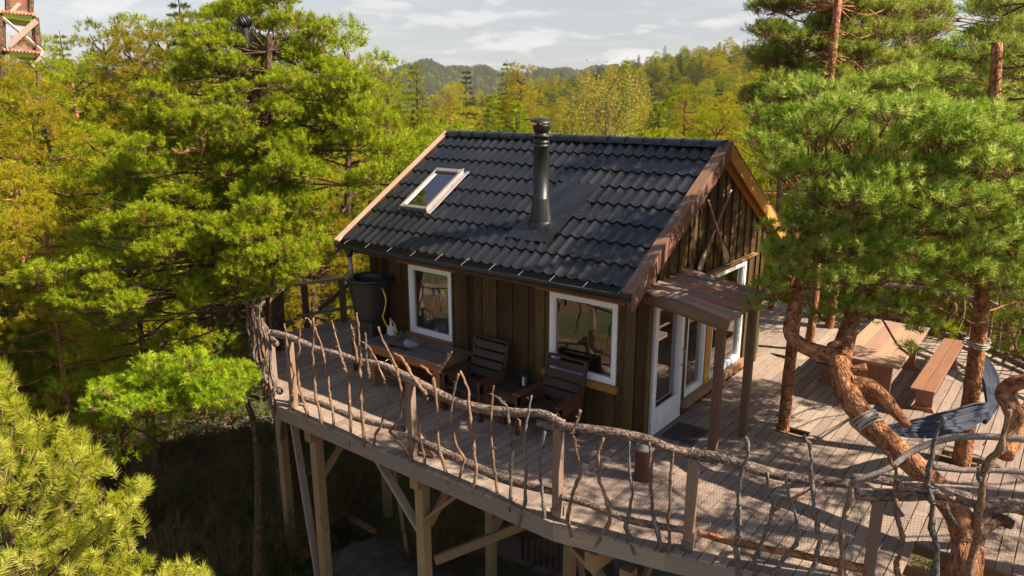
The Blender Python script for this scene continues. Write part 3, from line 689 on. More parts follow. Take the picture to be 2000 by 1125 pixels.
# ------------------------------------------------------------------ porch canopy
pc = cab
for n_, (px, py) in enumerate([(1.01, .12), (1.03, 1.16)]):
    b = MB(); b.bar((px, py, .0), (px, py, 1.96+.0), .105, .105, up=(0, 1, 0)); b.build('canopy_post', MT['porch'], cab, bevel=.004)
    b = MB(); b.box((px-.08, py-.07, .002), (px+.1, py+.07, .012)); b.build('post_foot', MT['steel'], cab)
b = MB(); b.bar((1.03, -.12, 2.02), (1.04, 1.34, 2.02), .11, .11); b.build('canopy_beam', MT['porch'], cab)
b = MB(); b.bar((.05, -.1, 2.15), (.05, 1.3, 2.19), .05, .1); b.build('canopy_beam', MT['porch'], cab)
ny_ = 8
for k in range(ny_):
    y0 = -.10+k*.178+random.uniform(-.01, .01); b = MB()
    z0_, z1_ = 2.28+random.uniform(-.008, .012)+.004*k, 2.12+random.uniform(-.012, .012)+.004*k
    xo = 1.22+random.uniform(-.04, .05); pts = []; rr = .092+random.uniform(-.008, .006)
    vs, gs, fs = [], [], []; ns = 10; nr = 9; of = random.random()*9
    for i in range(ns+1):
        t = i/ns; xx = .035+(xo-.035)*t; zc = z0_+(z1_-z0_)*t-.045; r_ = rr*(1+.07*math.sin(t*5+of)); yc = y0+.012*math.sin(t*4+of*2)
        for j in range(nr+1):
            th = math.pi*j/nr; vs.append((xx, yc+math.cos(th)*r_*1.02, zc+math.sin(th)*r_*1.05)); gs.append((xx+of, math.cos(th)*r_+of, math.sin(th)*r_))
    for i in range(ns):
        for j in range(nr): a = i*(nr+1)+j; fs.append((a, a+1, a+nr+2, a+nr+1)[::-1])
        a = i*(nr+1); fs.append((a, a+nr, a+2*nr+1, a+nr+1))
    fs.append(tuple(range(nr+1))[::-1]); fs.append(tuple(ns*(nr+1)+j for j in range(nr+1)))
    b.add(vs, fs, gs, smooth=True); o = b.build('canopy_slab', MT['slab'], cab)
    m = o.modifiers.new('e', 'EDGE_SPLIT'); m.split_angle = rad(50)
# near slab: a thick edge log
b = MB(); b.tube([(.06, -.17, 2.20), (.5, -.18, 2.15), (1.20, -.17, 2.03)], [.085, .088, .08], seg=12, wob=.04); b.build('canopy_slab', MT['porch'], cab)
# ------------------------------------------------------------------ things on the deck
def slat_chair(x, y, label, rz=0, pmat='dark'):
    t = thing('armchair', label, 'armchair', (x, y, 0), 'dark slatted armchairs by the front wall', rz)
    w_ = .31
    b = MB()
    for k in range(5): b.box((-w_, -.52+k*.105, .40), (w_, -.52+k*.105+.092, .425))
    b.build('seat', MT[pmat], t)
    b = MB()
    for k in range(4):
        z0 = .50+k*.135; yy = .02+.05*k
        b.bar((-w_, yy+.02, z0+.05), (w_, yy+.02, z0+.05), .024, .112, up=(0, .25, 1))
    b.bar((-w_, .235, 1.06), (w_, .235, 1.06), .03, .03)
    b.build('backrest', MT[pmat], t)
    for s_ in (-1, 1):
        b = MB(); b.bar((s_*(w_+.02), -.02, .0), (s_*(w_+.02), .235, 1.07), .04, .07, up=(0, 1, 0)); b.build('leg', MT[pmat], t)
        b = MB(); b.bar((s_*(w_+.05), -.50, .0), (s_*(w_+.05), -.50, .61), .04, .09, up=(0, 1, 0)); b.build('leg', MT['dark2'], t)
        b = MB(); b.box((s_*(w_+.05)-.055, -.56, .612), (s_*(w_+.05)+.055, .08, .64), grain='y'); b.box((s_*(w_+.05)-.02, -.54, .46), (s_*(w_+.05)+.02, .04, .61), grain='y'); b.build('armrest', MT['dark2'], t)
    return t
slat_chair(-2.62, -.36, 'dark slatted armchair standing between the sink counter and the low table')
slat_chair(-1.19, -.36, 'dark slatted armchair standing below the larger window, front arm in the sun')
t = thing('low_table', 'low dark slatted pallet table between the two armchairs', 'table', (-1.95, -.42, 0))
b = MB()
for k in range(6): b.box((-.36, -.30+k*.112, .475), (.36, -.30+k*.112+.10, .50))
b.build('tabletop', MT['dark'], t)
for yy in (-.28, .05, .34): b = MB(); b.bar((-.36, yy, .43), (.36, yy, .43), .04, .085); b.build('rail', MT['dark2'], t)
for sx_ in (-.3, 0, .3):
    for yy in (-.28, .3): b = MB(); b.box((sx_-.05, yy-.03, 0), (sx_+.05, yy+.03, .388), grain='z'); b.build('leg', MT['dark2'], t)
t = thing('lantern', 'small black candle lantern standing on the low table', 'lantern', (-1.86, -.30, .501))
b = MB()
for sx_ in (-.07, .07):
    for sy_ in (-.07, .07): b.box((sx_-.008, sy_-.008, .0), (sx_+.008, sy_+.008, .2))
b.box((-.09, -.09, 0), (.09, .09, .015)); b.box((-.09, -.09, .2), (.09, .09, .212)); b.lathe([(.1, .212), (.06, .25), (.03, .255), (.03, .28), (0, .285)], seg=4)
b.tube([(-.05, 0, .26), (-.04, 0, .31), (0, 0, .34), (.04, 0, .31), (.05, 0, .26)], .004, seg=6, sub=3); b.build('lantern_frame', MT['black'], t)
b = MB(); b.lathe([(.032, .016), (.032, .15), (0, .15)], seg=14); b.build('candle', MT['candle'], t)
# sink counter
t = thing('sink_counter', 'wet wooden counter with an inset steel basin below the smaller window', 'counter', (0, 0, 0))
cx0, cx1, cy0, cy1, ch_ = -4.78, -3.0, -.90, -.14, .755
BX0, BX1, BY0, BY1 = -4.42, -3.92, -.70, -.30
b = MB()
ys = [cy0+i*(cy1-cy0)/6 for i in range(7)]
for a, e in zip(ys, ys[1:]):
    e2 = e-.006
    if e2 > BY0 and a < BY1: b.box((cx0, a, ch_-.035), (BX0, e2, ch_)); b.box((BX1, a, ch_-.035), (cx1, e2, ch_))
    else: b.box((cx0, a, ch_-.035), (cx1, e2, ch_))
b.build('countertop', MT['counter'], t)
b = MB(); b.box((cx0+.05, cy0+.02, ch_-.16), (cx1-.12, cy0+.055, ch_-.037)); b.box((cx0+.05, cy1-.05, ch_-.16), (cx1-.12, cy1-.02, ch_-.037)); b.box((cx1-.155, cy0+.056, ch_-.16), (cx1-.12, cy1-.051, ch_-.037), grain='y')
b.box((cx0+.3, cy0+.06, .22), (cx1-.3, cy1-.06, .25)); b.build('frame', MT['trim'], t)
for lx_, ly_ in [(cx0+.07, cy0+.05), (cx1-.17, cy0+.05), (cx0+.07, cy1-.11), (cx1-.17, cy1-.11)]:
    b = MB(); b.box((lx_, ly_-.04, 0), (lx_+.10, ly_+.03, ch_-.162), grain='z'); b.build('leg', MT['trim'], t)
b = MB(); b.box((cx0+.1, cy1-.12, .1), (cx0+.55, cy1-.09, .6), grain='z'); b.build('side_panel', MT['trim'], t)
b = MB(); vs, gs, fs = [], [], []; n_ = 28
def sup(k, rx, ry, z):
    a = 2*math.pi*k/n_; c, s = math.cos(a), math.sin(a); return ((BX0+BX1)/2+rx*math.copysign(abs(c)**.6, c), (BY0+BY1)/2+ry*math.copysign(abs(s)**.6, s), z)
for rx, ry, z_ in [(.275, .225, ch_+.004), (.26, .21, ch_+.009), (.235, .185, ch_+.005), (.215, .165, ch_-.06), (.18, .13, ch_-.13), (.03, .03, ch_-.14)]:
    for k in range(n_): p = sup(k, rx, ry, z_); vs.append(p); gs.append(p)
for r_ in range(5):
    for k in range(n_): fs.append((r_*n_+k, r_*n_+(k+1) % n_, (r_+1)*n_+(k+1) % n_, (r_+1)*n_+k))
fs.append(tuple(5*n_+k for k in range(n_))); b.add(vs, fs, gs, smooth=True); b.build('basin', MT['steel'], t)
b = MB(); b.tube([(-4.47, -.34, ch_), (-4.47, -.34, ch_+.1), (-4.43, -.40, ch_+.15), (-4.38, -.46, ch_+.12)], .012, seg=8, sub=3); b.build('tap', MT['steel'], t)
b = MB(); b.box((cx0-.08, cy0+.02, ch_-.02), (cx0-.006, cy1-.02, ch_-.004)); b.build('drain_board', MT['alu'], t)
# canister with red cap on the counter
t = thing('water_canister', 'whitish plastic canister with a red cap at the counter end', 'canister', (-4.72, -.36, ch_+.001))
b = MB(); b.box((-.07, -.05, 0), (.07, .05, .17)); o = b.build('body', MT['canister'], t, bevel=.02)
b = MB(); b.lathe([(.02, .165), (.02, .2), (.016, .25), (.016, .27)], (0, 0, 0)); b.build('neck', MT['canister'], t)
b = MB(); b.lathe([(.024, .27), (.024, .31), (0, .315)], seg=12); b.build('cap', MT['red'], t)
# rain barrel on plinth and stand
t = thing('rain_barrel', 'tapered black plastic rain barrel on a block at the cabin corner', 'barrel', (-5.22, -.36, .56))
b = MB(); b.lathe([(0, .42), (.27, .42), (.285, .44), (.31, .7), (.385, 1.10), (.40, 1.13), (.42, 1.135), (.425, 1.165), (.40, 1.17), (.37, 1.165), (.365, 1.12), (.34, 1.0), (0, .99)], seg=36); b.build('body', MT['plastic'], t)
b = MB(); b.box((-.20, -.20, 0), (.22, .20, .419)); b.build('plinth', MT['plastic'], t, bevel=.02)
t = thing('barrel_stand', 'low dark timber stand carrying the rain barrel', 'stand', (-5.22, -.36, 0))
b = MB(); b.box((-.27, -.27, .53), (.27, .27, .558)); b.build('top', MT['dark'], t)
for sx_ in (-.23, .23):
    for sy_ in (-.23, .23): b = MB(); b.box((sx_-.03, sy_-.03, 0), (sx_+.03, sy_+.03, .529), grain='z'); b.build('leg', MT['dark'], t)
b = MB()
b.tube([(-4.86, -.40, 1.58), (-4.80, -.42, 1.54), (-4.75, -.42, 1.40), (-4.80, -.42, 1.2), (-4.85, -.42, 1.08), (-4.78, -.40, .93), (-4.68, -.38, .82), (-4.60, -.36, .775)], .013, seg=8, sub=4)
tag(b.build('garden_hose', MT['yellow'], None), 'yellow hose curving down from the rain barrel to the counter', 'hose')
b = MB(); b.tube([(-4.72, -.38, 1.07), (-4.56, -.42, 1.0), (-4.52, -.44, .93), (-4.48, -.43, .86)], .010, seg=8, sub=3)
tag(b.build('short_hose', MT['yellow'], None), 'short yellow hose end hanging from the red-capped canister to the basin', 'hose')
# steel grate by the door
t = thing('door_grate', 'galvanised steel grating doormat in front of the glazed door', 'doormat', (.36, .66, .003))
b = MB()
for k in range(13): b.box((-.24+k*.04, -.29, .0), (-.237+k*.04, .29, .022), grain='y')
b.build('bearing_bars', MT['grate'], t)
b = MB()
for k in range(9): b.box((-.24, -.29+k*.072, .004), (.24, -.286+k*.072, .0225))
b.build('cross_bars', MT['grate'], t)
# log stool
t = thing('log_stool', 'upright reddish bark log stool behind the front railing', 'stool', (.50, -.86, 0))
b = MB(); b.tube([(0, 0, 0), (.0, 0, .2), (0, 0, .42)], [.125, .115, .125], seg=16, wob=.04, cap=False); b.build('log', MT['dark2'], t)
b = MB(); b.lathe([(.13, .42), (.132, .435), (.125, .45), (0, .455)], seg=20); b.build('seat', MT['cutend'], t)
# picnic set
def trestle_leg(b, x, y, w0, w1, h, foot):
    b.hexa([(x-w0/2, y-.03, .06), (x-w1/2, y-.03, h), (x-w1/2, y+.03, h), (x-w0/2, y+.03, .06), (x+w0/2, y-.03, .06), (x+w1/2, y-.03, h), (x+w1/2, y+.03, h), (x+w0/2, y+.03, .06)])
def longtable(name, label, cat, loc, length, width, h, th, legins, grp=None, topm='pine', rz=0):
    t = thing(name, label, cat, loc, grp, rz); n_ = 4 if width > .5 else 2
    b = MB(); s = width/n_
    for k in range(n_): b.box((-width/2+k*s+.003, 0, h-th), (-width/2+(k+1)*s-.003, length, h), grain='y')
    b.build('tabletop' if width > .5 else 'seat', MT[topm], t, bevel=.004)
    for yy in (legins, length-legins):
        b = MB(); n2 = 4 if width > .5 else 1; ww = width*.72; s2 = ww/n2
        for k in range(n2): b.box((-ww/2+k*s2+.002, yy-.03, .07), (-ww/2+(k+1)*s2-.002, yy+.03, h-th-.001), grain='z')
        b.build('leg', MT['pine'], t)
        b = MB(); b.hexa([(-width*.5, yy-.06, 0), (width*.5, yy-.06, 0), (width*.5, yy+.06, 0), (-width*.5, yy+.06, 0), (-width*.38, yy-.06, .07), (width*.38, yy-.06, .07), (width*.38, yy+.06, .07), (-width*.38, yy+.06, .07)]); b.build('foot', MT['pine'], t)
    b = MB(); b.box((-.03, legins+.03, h*.45), (.03, length-legins-.03, h*.45+.09), grain='y'); b.build('stretcher', MT['pine'], t)
    return t
longtable('picnic_table', 'long wooden trestle table with a pale dusty top on the back deck', 'table', (2.13, 3.36, 0), 2.5, .93, .75, .045, .22, topm='tabletop')
longtable('bench', 'long orange-brown bench standing on the right side of the trestle table', 'bench', (2.93, 3.40, 0), 3.05, .34, .45, .04, .35, 'benches at the trestle table')
longtable('bench', 'bench half hidden behind the forked trunk, left of the trestle table', 'bench', (1.42, 3.7, 0), 2.2, .32, .45, .04, .3, 'benches at the trestle table', topm='dark2')
# planter of green planks by the far cabin corner
t = thing('green_crate', 'green stained plank box by the far corner of the cabin', 'box', (-.20, 4.5, 0))
b = MB()
for k in range(4): b.box((-.2, -.1, .01+k*.12), (.13, -.075, .01+k*.12+.112)); b.box((.106, -.074, .01+k*.12), (.13, .25, .01+k*.12+.112), grain='y')
b.box((-.2, -.074, .4), (.105, .25, .43)); b.build('planks', MT['greenwood'], t)
# crossed oars on the gable
def oar(p0, p1, label, wide):
    d = (Vector(p1)-Vector(p0)); Ln = d.length; t = thing('oar', label, 'oar', p0, 'wooden oars crossed on the gable')
    t.rotation_euler = (math.atan2(-d.y, d.z), 0, 0)
    b = MB(); b.tube([(0, 0, .42), (0, 0, Ln-.1), (0, 0, Ln-.05), (0, 0, Ln)], [.02, .018, .014, .022], seg=10); b.build('shaft', MT['tabletop'], t)
    b = MB(); pr_ = [(0, .035), (.03, .065), (.12, .08), (.26, .06), (.40, .026), (.46, .019)]
    vs, gs, fs = [], [], []
    for z_, hw in pr_:
        for (a, c) in ((.011, -hw), (.018, 0), (.011, hw), (-.006, hw), (-.006, -hw)): vs.append((a, c, z_)); gs.append((z_, c, a))
    for i in range(len(pr_)-1):
        for k in range(5): fs.append((i*5+k, i*5+(k+1) % 5, (i+1)*5+(k+1) % 5, (i+1)*5+k))
    fs += [(4, 3, 2, 1, 0), tuple(25+k for k in range(5))]
    b.add(vs, fs, gs); b.build('blade', MT['tabletop'], t); return t
oar((.075, 1.42, 2.26), (.075, 2.46, 3.36), 'pale oar with its blade low on the left of the gable', 1)
oar((.105, 2.44, 2.24), (.105, 1.55, 3.30), 'pale oar with its broad blade down by the window header', 1)
# interior
t = thing('indoor_bench', 'orange wooden bench with crossed back inside the cabin window', 'bench', (-1.05, .75, 0))
b = MB(); b.box((-.48, -.22, .40), (.42, .22, .44)); b.box((-.48, -.225, .44), (.42, -.205, .60)); b.box((-.48, .205, .44), (.42, .225, .60)); b.build('seat', MT['pine'], t)
b = MB()
for s_ in (-.44, -.05, .38): b.box((s_-.03, .226, .0), (s_+.03, .25, 1.12), grain='z')
b.box((-.44, .226, 1.05), (.38, .245, 1.12)); b.bar((-.40, .236, .62), (-.08, .236, 1.04), .02, .05); b.bar((-.40, .236, 1.04), (-.08, .236, .62), .02, .05); b.bar((-.02, .236, .62), (.35, .236, 1.04), .02, .05); b.bar((-.02, .236, 1.04), (.35, .236, .62), .02, .05)
b.build('backrest', MT['soffit'], t)
for sx_ in (-.44, .36):
    for sy_ in (-.18, .18): b = MB(); b.box((sx_-.03, sy_-.03, 0), (sx_+.03, sy_+.03, .399), grain='z'); b.build('leg', MT['pine'], t)
t = thing('plant_stool', 'small wooden stool inside the glazed door carrying a potted plant', 'stool', (-.45, .95, 0))
b = MB(); b.box((-.2, -.2, .5), (.2, .2, .53)); b.build('seat', MT['soffit'], t)
for sx_ in (-.16, .16):
    for sy_ in (-.16, .16): b = MB(); b.box((sx_-.02, sy_-.02, 0), (sx_+.02, sy_+.02, .499), grain='z'); b.build('leg', MT['soffit'], t)
PLANT_AT = (-.42, .95, .531)
# hammock
hA = at(1692, 838, 8.72); hB = Vector((T2[0]-.1, T2[1]-.12, 1.62))
def hammock():
    t = thing('hammock', 'slate blue cloth hammock tied between the leaning trunk and the straight trunk', 'hammock', (0, 0, 0))
    H = [at(1722, 838, 8.75), at(1765, 838, 8.95), at(1820, 832, 9.2), at(1875, 818, 9.4), at(1905, 806, 9.5), at(1930, 798, 9.6), at(1934, 770, 9.8), at(1926, 735, 10.1), at(1912, 705, 10.35), at(1900, 690, 10.55), at(1895, 682, 10.7)]
    wd = [.03, .10, .15, .15, .12, .08, .12, .15, .12, .07, .03]
    n_ = 18; vs, gs, fs = [], [], []
    pts, ws = [], []
    for i in range(len(H)-1):
        a, b_, c, d = H[max(i-1, 0)], H[i], H[i+1], H[min(i+2, len(H)-1)]
        for k in range(4):
            tt = k/4; pts.append(0.5*((2*b_)+(c-a)*tt+(2*a-5*b_+4*c-d)*tt*tt+(3*b_-a-3*c+d)*tt**3)); ws.append(wd[i]*(1-tt)+wd[i+1]*tt)
    pts.append(H[-1]); ws.append(wd[-1])
    for i, p in enumerate(pts):
        ax = (pts[min(i+1, len(pts)-1)]-pts[max(i-1, 0)]).normalized(); side = ax.cross(Vector((.5, -.8, .35))).normalized(); up = side.cross(ax)
        for j in range(n_):
            s = (j/(n_-1)-.5)*2; fold = .022*math.sin(j*2.4+i*.07)+.012*math.sin(j*5.1)
            q = p+side*(s*ws[i])+up*(ws[i]*.55*s*s+fold*min(1, ws[i]*8)); vs.append(q); gs.append((i*.1, s*.3, 0))
    m_ = len(pts)
    for i in range(m_-1):
        for j in range(n_-1): a = i*n_+j; fs.append((a, a+1, a+n_+1, a+n_))
    b = MB(); b.add(vs, fs, gs, smooth=True); o = b.build('cloth', MT['hammock'], t); s = o.modifiers.new('s', 'SOLIDIFY'); s.thickness = .012
    b = MB(); b.tube([at(1938, 800, 9.6), at(1930, 812, 9.55), at(1922, 826, 9.5)], [.01, .05, .03], seg=6); b.build('cloth_end', MT['hammock'], t)
    b = MB()
    for k in range(4): b.tube([pts[-1]+Vector((0, 0, .01*k)), hB+Vector((.05*math.sin(k), .02*k, .02*k))], .008, seg=5)
    b.build('rope', MT['rope'], t); b = MB()
    for zz_ in (0, .03, .06): b.tube([Vector((T2[0]-.10+.15*math.cos(a), T2[1]+.05+.15*math.sin(a), 1.62+zz_+.02*math.sin(2*a))) for a in np.linspace(0, 6.283, 14)], .012, seg=5)
    b.build('rope', MT['rope'], t); b = MB(); b.tube([pts[0], at(1700, 834, 8.68), at(1690, 826, 8.62)], .012, seg=5)
    b.build('rope', MT['rope'], t)
hammock()
# fallen leaves and needles on the deck
b = MB(); rl_ = random.Random(4)
for k in range(420):
    x_, y_ = rl_.uniform(.4, 6.5), rl_.uniform(-1.9, 6.0)
    if k % 3 == 0: x_ = -8.42+BW*round((x_+8.42)/BW)-.007
    a = rl_.uniform(0, 6.28); s_ = rl_.uniform(.008, .02); c_, q_ = math.cos(a)*s_, math.sin(a)*s_; z_ = .004+rl_.uniform(0, .006)
    if not chain(FRONT, x_)+.1 < y_ < chain(BACK, x_)-.1: continue
    b.add([(x_-c_, y_-q_, z_), (x_+q_*.6, y_-c_*.6, z_+.006), (x_+c_, y_+q_, z_), (x_-q_*.6, y_+c_*.6, z_+.003)], [(0, 1, 2, 3)], [(0, 0, 0)]*4)
tag(b.build('leaf_litter', MT['yellow']), 'small yellow leaves scattered over the right half of the deck', 'leaves', kind='stuff')
b = MB()
for k in range(2600):
    x_, y_ = rl_.uniform(-8, 6.5), rl_.uniform(-2.3, 7.0); a = rl_.uniform(0, 6.28); c_, q_ = math.cos(a)*.028, math.sin(a)*.028
    if not chain(FRONT, x_)+.05 < y_ < chain(BACK, x_)-.1 or (-5.6 < x_ < .1 and -.03 < y_ < 4.4): continue
    b.add([(x_-c_, y_-q_, .004), (x_+c_-q_*.08, y_+q_+c_*.08, .006), (x_+c_+q_*.08, y_+q_-c_*.08, .006)], [(0, 1, 2)], [(0, 0, 0)]*3)
tag(b.build('needle_litter', MT['stem']), 'brown pine needles lying on the deck boards', 'needles', kind='stuff')
b = MB()
for k in range(700):
    u_, s_ = rl_.uniform(XL+.2, XR-.2), rl_.uniform(.1, SMAX-.1)
    if rl_.random() > .25+.75*(u_ > -2.4): continue
    a = rl_.uniform(0, 6.28); p_ = slope_pt(1, u_, s_, .068); d1 = (slope_pt(1, u_+math.cos(a)*.03, s_+math.sin(a)*.03, .07)-p_); d2 = Vector((-d1.y, d1.x, 0))*.1
    b.add([p_-d1, p_+d1-d2, p_+d1+d2], [(0, 1, 2)], [(0, 0, 0)]*3)
tag(b.build('roof_needle_litter', MT['stem']), 'brown pine needles lying on the black roof tiles', 'needles', kind='stuff')
# ------------------------------------------------------------------ railing of branches
rl = thing('branch_railing', 'rustic front railing of crooked bark sticks and log rails on squared posts', 'railing', (0, 0, 0))
RL = [(-5.32, -2.20), (.02, -2.27), (1.70, -1.96), (3.28, -1.50), (4.3, -.95), (5.7, -.4)]
PS = [(-5.22, -2.16, 1.0), (-2.40, -2.17, .93), (.09, -2.2, .95), (1.69, -1.92, .95), (3.40, -1.46, .95)]
PC = [(-5.3, -2.24), (.16, -2.28), (1.46, -2.0), (2.22, -1.79), (3.2, -1.49), (4.2, -.97), (5.6, -.47)]
for px, py, s_ in [(-5.22, -2.16, 1), (-2.40, -2.17, 1)]:
    b = MB(); b.hexa([(px+.05, py-.02, .05), (px+.42, py+.02, .04), (px+.42, py+.06, .04), (px+.05, py+.02, .05), (px+.05, py-.02, .62), (px+.1, py-.015, .34), (px+.1, py+.03, .34), (px+.05, py+.02, .62)]); b.build('corner_brace', MT['pine'], rl)
SEGP = [((-5.3, -2.30), (.16, -2.34)), ((.16, -2.34), (1.46, -2.06)), ((1.46, -2.06), (3.2, -1.55)), ((3.2, -1.55), (5.6, -.5))]
def rail_pt(px, py, off=0.0):         # sight line onto the railing's vertical plane
    best = None
    for (a, c) in SEGP:
        a = Vector((*a, 0)); c = Vector((*c, 0)); d = (c-a).normalized(); n = Vector((d.y, -d.x, 0))
        p = on_plane(px, py, a+n*off, n); s = (p-a).dot(d)
        lo = -9 if a.x < -5 else -1e-3; hi = 99 if a.x > 3 else (c-a).length
        if lo <= s <= hi: return p
        if best is None or abs(s-(c-a).length/2) < best[0]: best = (abs(s-(c-a).length/2), p)
    return best[1]
for qx, qy in [(563, 660), (800, 742), (1090, 832), (1355, 888), (1718, 962)]:
    p = rail_pt(qx, qy, -.05); px, py, h = p.x, p.y+.01, p.z-.04
    b = MB(); b.bar((px, py, .004), (px, py, h), .098, .098, up=(0, 1, 0)); b.build('post', MT['rpost'], rl, bevel=.004)
    b = MB(); b.box((px-.06, py-.06, .003), (px+.06, py-.052, .12)); b.box((px-.06, py+.052, .003), (px+.06, py+.06, .12)); b.build('post_bracket', MT['steel'], rl)
STICKS = """555,632 559,653 562,678 567,706 574,728 571,753 573,778 570,800 565,820|597,621 587,639 583,662 585,682 580,703 581,724 584,751 589,774 597,795 604,830|613,621 612,653 611,689 613,721 615,751 618,778 623,797 632,833|601,621 614,639 624,662 631,689 636,710 637,728 641,739 643,760 647,787 651,810 653,847|649,625 652,644 658,667 665,689 669,707 673,716 676,724 680,751 683,778 683,800 685,872|697,611 700,635 701,662 704,689 704,707 701,722 706,742 705,769 707,795 712,872|707,667 724,682 736,705 742,722 751,740 758,760 752,785 751,806 745,829 733,849 730,866 736,887 748,902|739,638 745,659 756,680 767,700 775,724 780,742 784,760 783,786 782,809 774,826 762,843 780,864 797,884 806,905|770,690 784,699 798,722 813,746 826,762 832,772|836,777 821,810 819,851 828,889 834,938|821,713 833,722 844,734 851,768 855,813 855,862 866,904 877,945|883,687 866,713 847,733|895,730 885,772 881,813 889,862 906,896 898,934 906,972|862,960 880,958 898,948|900,725 915,760 917,798 923,851 930,911 923,961|964,753 959,794 959,851 964,911 976,983|957,768 975,780 989,793 995,832 1000,870 997,927 998,998|1038,772 1029,821 1023,862 1027,927 1025,980 1013,1027|1015,821 1022,852|1064,843 1055,889 1055,934 1061,972 1064,1014|1134,802 1119,843 1127,881 1132,927 1119,964 1108,1010 1116,1048|1178,855 1168,889 1172,942 1187,983 1191,1014 1165,1067|1229,862 1229,919 1236,964 1223,1029 1240,1082|1268,866 1270,934 1274,1002 1293,1078|1314,875 1310,924 1308,980 1306,1032 1308,1083|1458,852 1460,886 1449,924 1443,976 1441,1025 1437,1070 1445,1130|1496,922 1501,961 1509,987 1503,1025 1490,1055 1475,1092 1474,1135|1608,942 1572,961 1535,980 1512,995|1535,924 1539,969 1557,1014 1554,1062 1527,1096 1505,1130|1569,849 1582,867 1584,912 1589,961 1591,1010 1602,1059 1591,1100 1570,1140|1662,942 1655,987 1644,1025 1644,1078 1647,1140|1732,882 1749,916 1747,969 1754,1010 1764,1055 1752,1100 1756,1150|1846,815 1831,837 1812,912 1814,961 1824,987 1820,1032 1831,1070 1822,1150|1970,800 1955,875 1925,920 1914,987 1906,1055 1885,1150|1908,895 1912,915 1914,940|1846,984 1856,1005 1869,1027|686,633 690,655 694,680 698,707|713,650 716,690 720,725 723,745"""
SR = {5: .020, 21: .024, 25: .028, 31: .024, 32: .028, 33: .036, 30: .026, 29: .022, 10: .022, 12: .019}
for k, s in enumerate(STICKS.split('|')):
    q = [tuple(float(v) for v in p.split(',')) for p in s.split()]
    P3 = [rail_pt(x_, y_, .05+.012*(k % 3)) for x_, y_ in q]
    r0 = SR.get(k, .017+.004*((k*7) % 3)/2); nn = len(P3)
    Q = []; 
    for i in range(nn-1):
        for q in range(3): Q.append(P3[i].lerp(P3[i+1], q/3)+(Vector((random.uniform(-1, 1), random.uniform(-1, 1), 0))*r0*.42))
    Q.append(P3[-1]); m_ = len(Q)
    b = MB(); b.tube(Q, [r0*(.62+.55*i/(m_-1)+.16*math.sin(i*1.3+k)+(.35 if random.random() < .14 else 0)) for i in range(m_)], seg=7, wob=.16, sub=2)
    P4 = P3
    for e in range(random.randint(4, 9)):      # broken twig stubs
        i = random.randrange(0, nn-1); p = P4[i].lerp(P4[i+1], random.random()); d = Vector((random.uniform(-1, 1), random.uniform(-1, .4), random.uniform(-.2, 1))).normalized()
        b.tube([p, p+d*random.uniform(.03, .06)], [r0*.45, r0*.25], seg=5)
    b.build('stick', MT['stick' if k in (0, 1, 2, 3, 4, 5, 6, 7, 8, 9, 10, 11, 13, 14, 24, 33, 31, 20) or k % 3 == 0 else 'stickg'], rl)
# logs: top and bottom rails
def logp(pp, rr, mt, off, name='log_rail', seg=12):
    P3 = [rail_pt(x_, y_, off) for x_, y_ in pp]; b = MB(); b.tube(P3, rr, seg=seg, wob=.06, sub=6); return b.build(name, MT[mt], rl)
logp([(533, 650), (575, 662), (620, 682), (665, 693), (700, 705), (745, 712), (780, 728), (815, 745)], [.055, .055, .046, .046, .045, .042, .05, .052], 'log', -.05)
logp([(770, 725), (830, 755), (890, 785), (950, 800), (1010, 806), (1060, 808), (1090, 822), (1102, 826)], [.055, .06, .062, .062, .055, .045, .045, .04], 'log', -.05)
logp([(1052, 826), (1085, 833), (1150, 838), (1250, 855), (1320, 880), (1400, 893), (1480, 917), (1560, 935), (1660, 944)], [.055, .055, .055, .055, .052, .055, .058, .05, .045], 'log', -.05)
logp([(1662, 930), (1720, 938), (1760, 944)], [.03, .045, .04], 'log', -.12)
logp([(1670, 965), (1760, 967), (1850, 966), (1930, 985), (2010, 990), (2100, 1005)], [.062, .062, .06, .07, .068, .06], 'log', -.03)
logp([(1750, 948), (1810, 952), (1862, 972)], [.05, .05, .045], 'log', .03)
logp([(1820, 912), (1880, 918), (1950, 918), (2040, 926)], [.028, .03, .03, .03], 'greybark', -.15)
logp([(1822, 948), (1900, 952), (2040, 965)], [.014, .014, .013], 'greybark', -.10)
logp([(590, 778), (640, 793), (700, 818), (790, 838)], [.04, .05, .05, .045], 'log', -.05, 'bottom_rail')
logp([(800, 852), (860, 880), (920, 908), (990, 938), (1080, 960)], [.045, .055, .06, .055, .04], 'log', -.05, 'bottom_rail')
logp([(1095, 970), (1150, 984), (1230, 1015), (1300, 1030), (1350, 1036)], [.04, .045, .045, .04, .035], 'log', -.05, 'bottom_rail')
logp([(1362, 1040), (1430, 1058), (1500, 1072), (1580, 1088), (1690, 1112)], [.03, .045, .035, .04, .05], 'pinebark', -.05, 'bottom_rail')
# the peeled curved branch on the right
b = MB(); b.tube([rail_pt(1665, 940, -.06), rail_pt(1735, 915, -.1), rail_pt(1775, 885, -.2), rail_pt(1835, 860, -.25), rail_pt(1880, 853, -.25), rail_pt(1940, 853, -.2), rail_pt(2040, 862, -.15)], [.022, .028, .03, .036, .034, .034, .032], seg=9, wob=.05, sub=5)
for (x_, y_) in [(1800, 862), (1860, 845), (1900, 843), (1975, 848), (1920, 865)]: p = rail_pt(x_, y_+5, -.22); b.tube([p, p+Vector((.02, 0, .09*random.choice((1, .7))))], [.007, .003], seg=5)
b.build('curved_rail', MT['greybark'], rl)
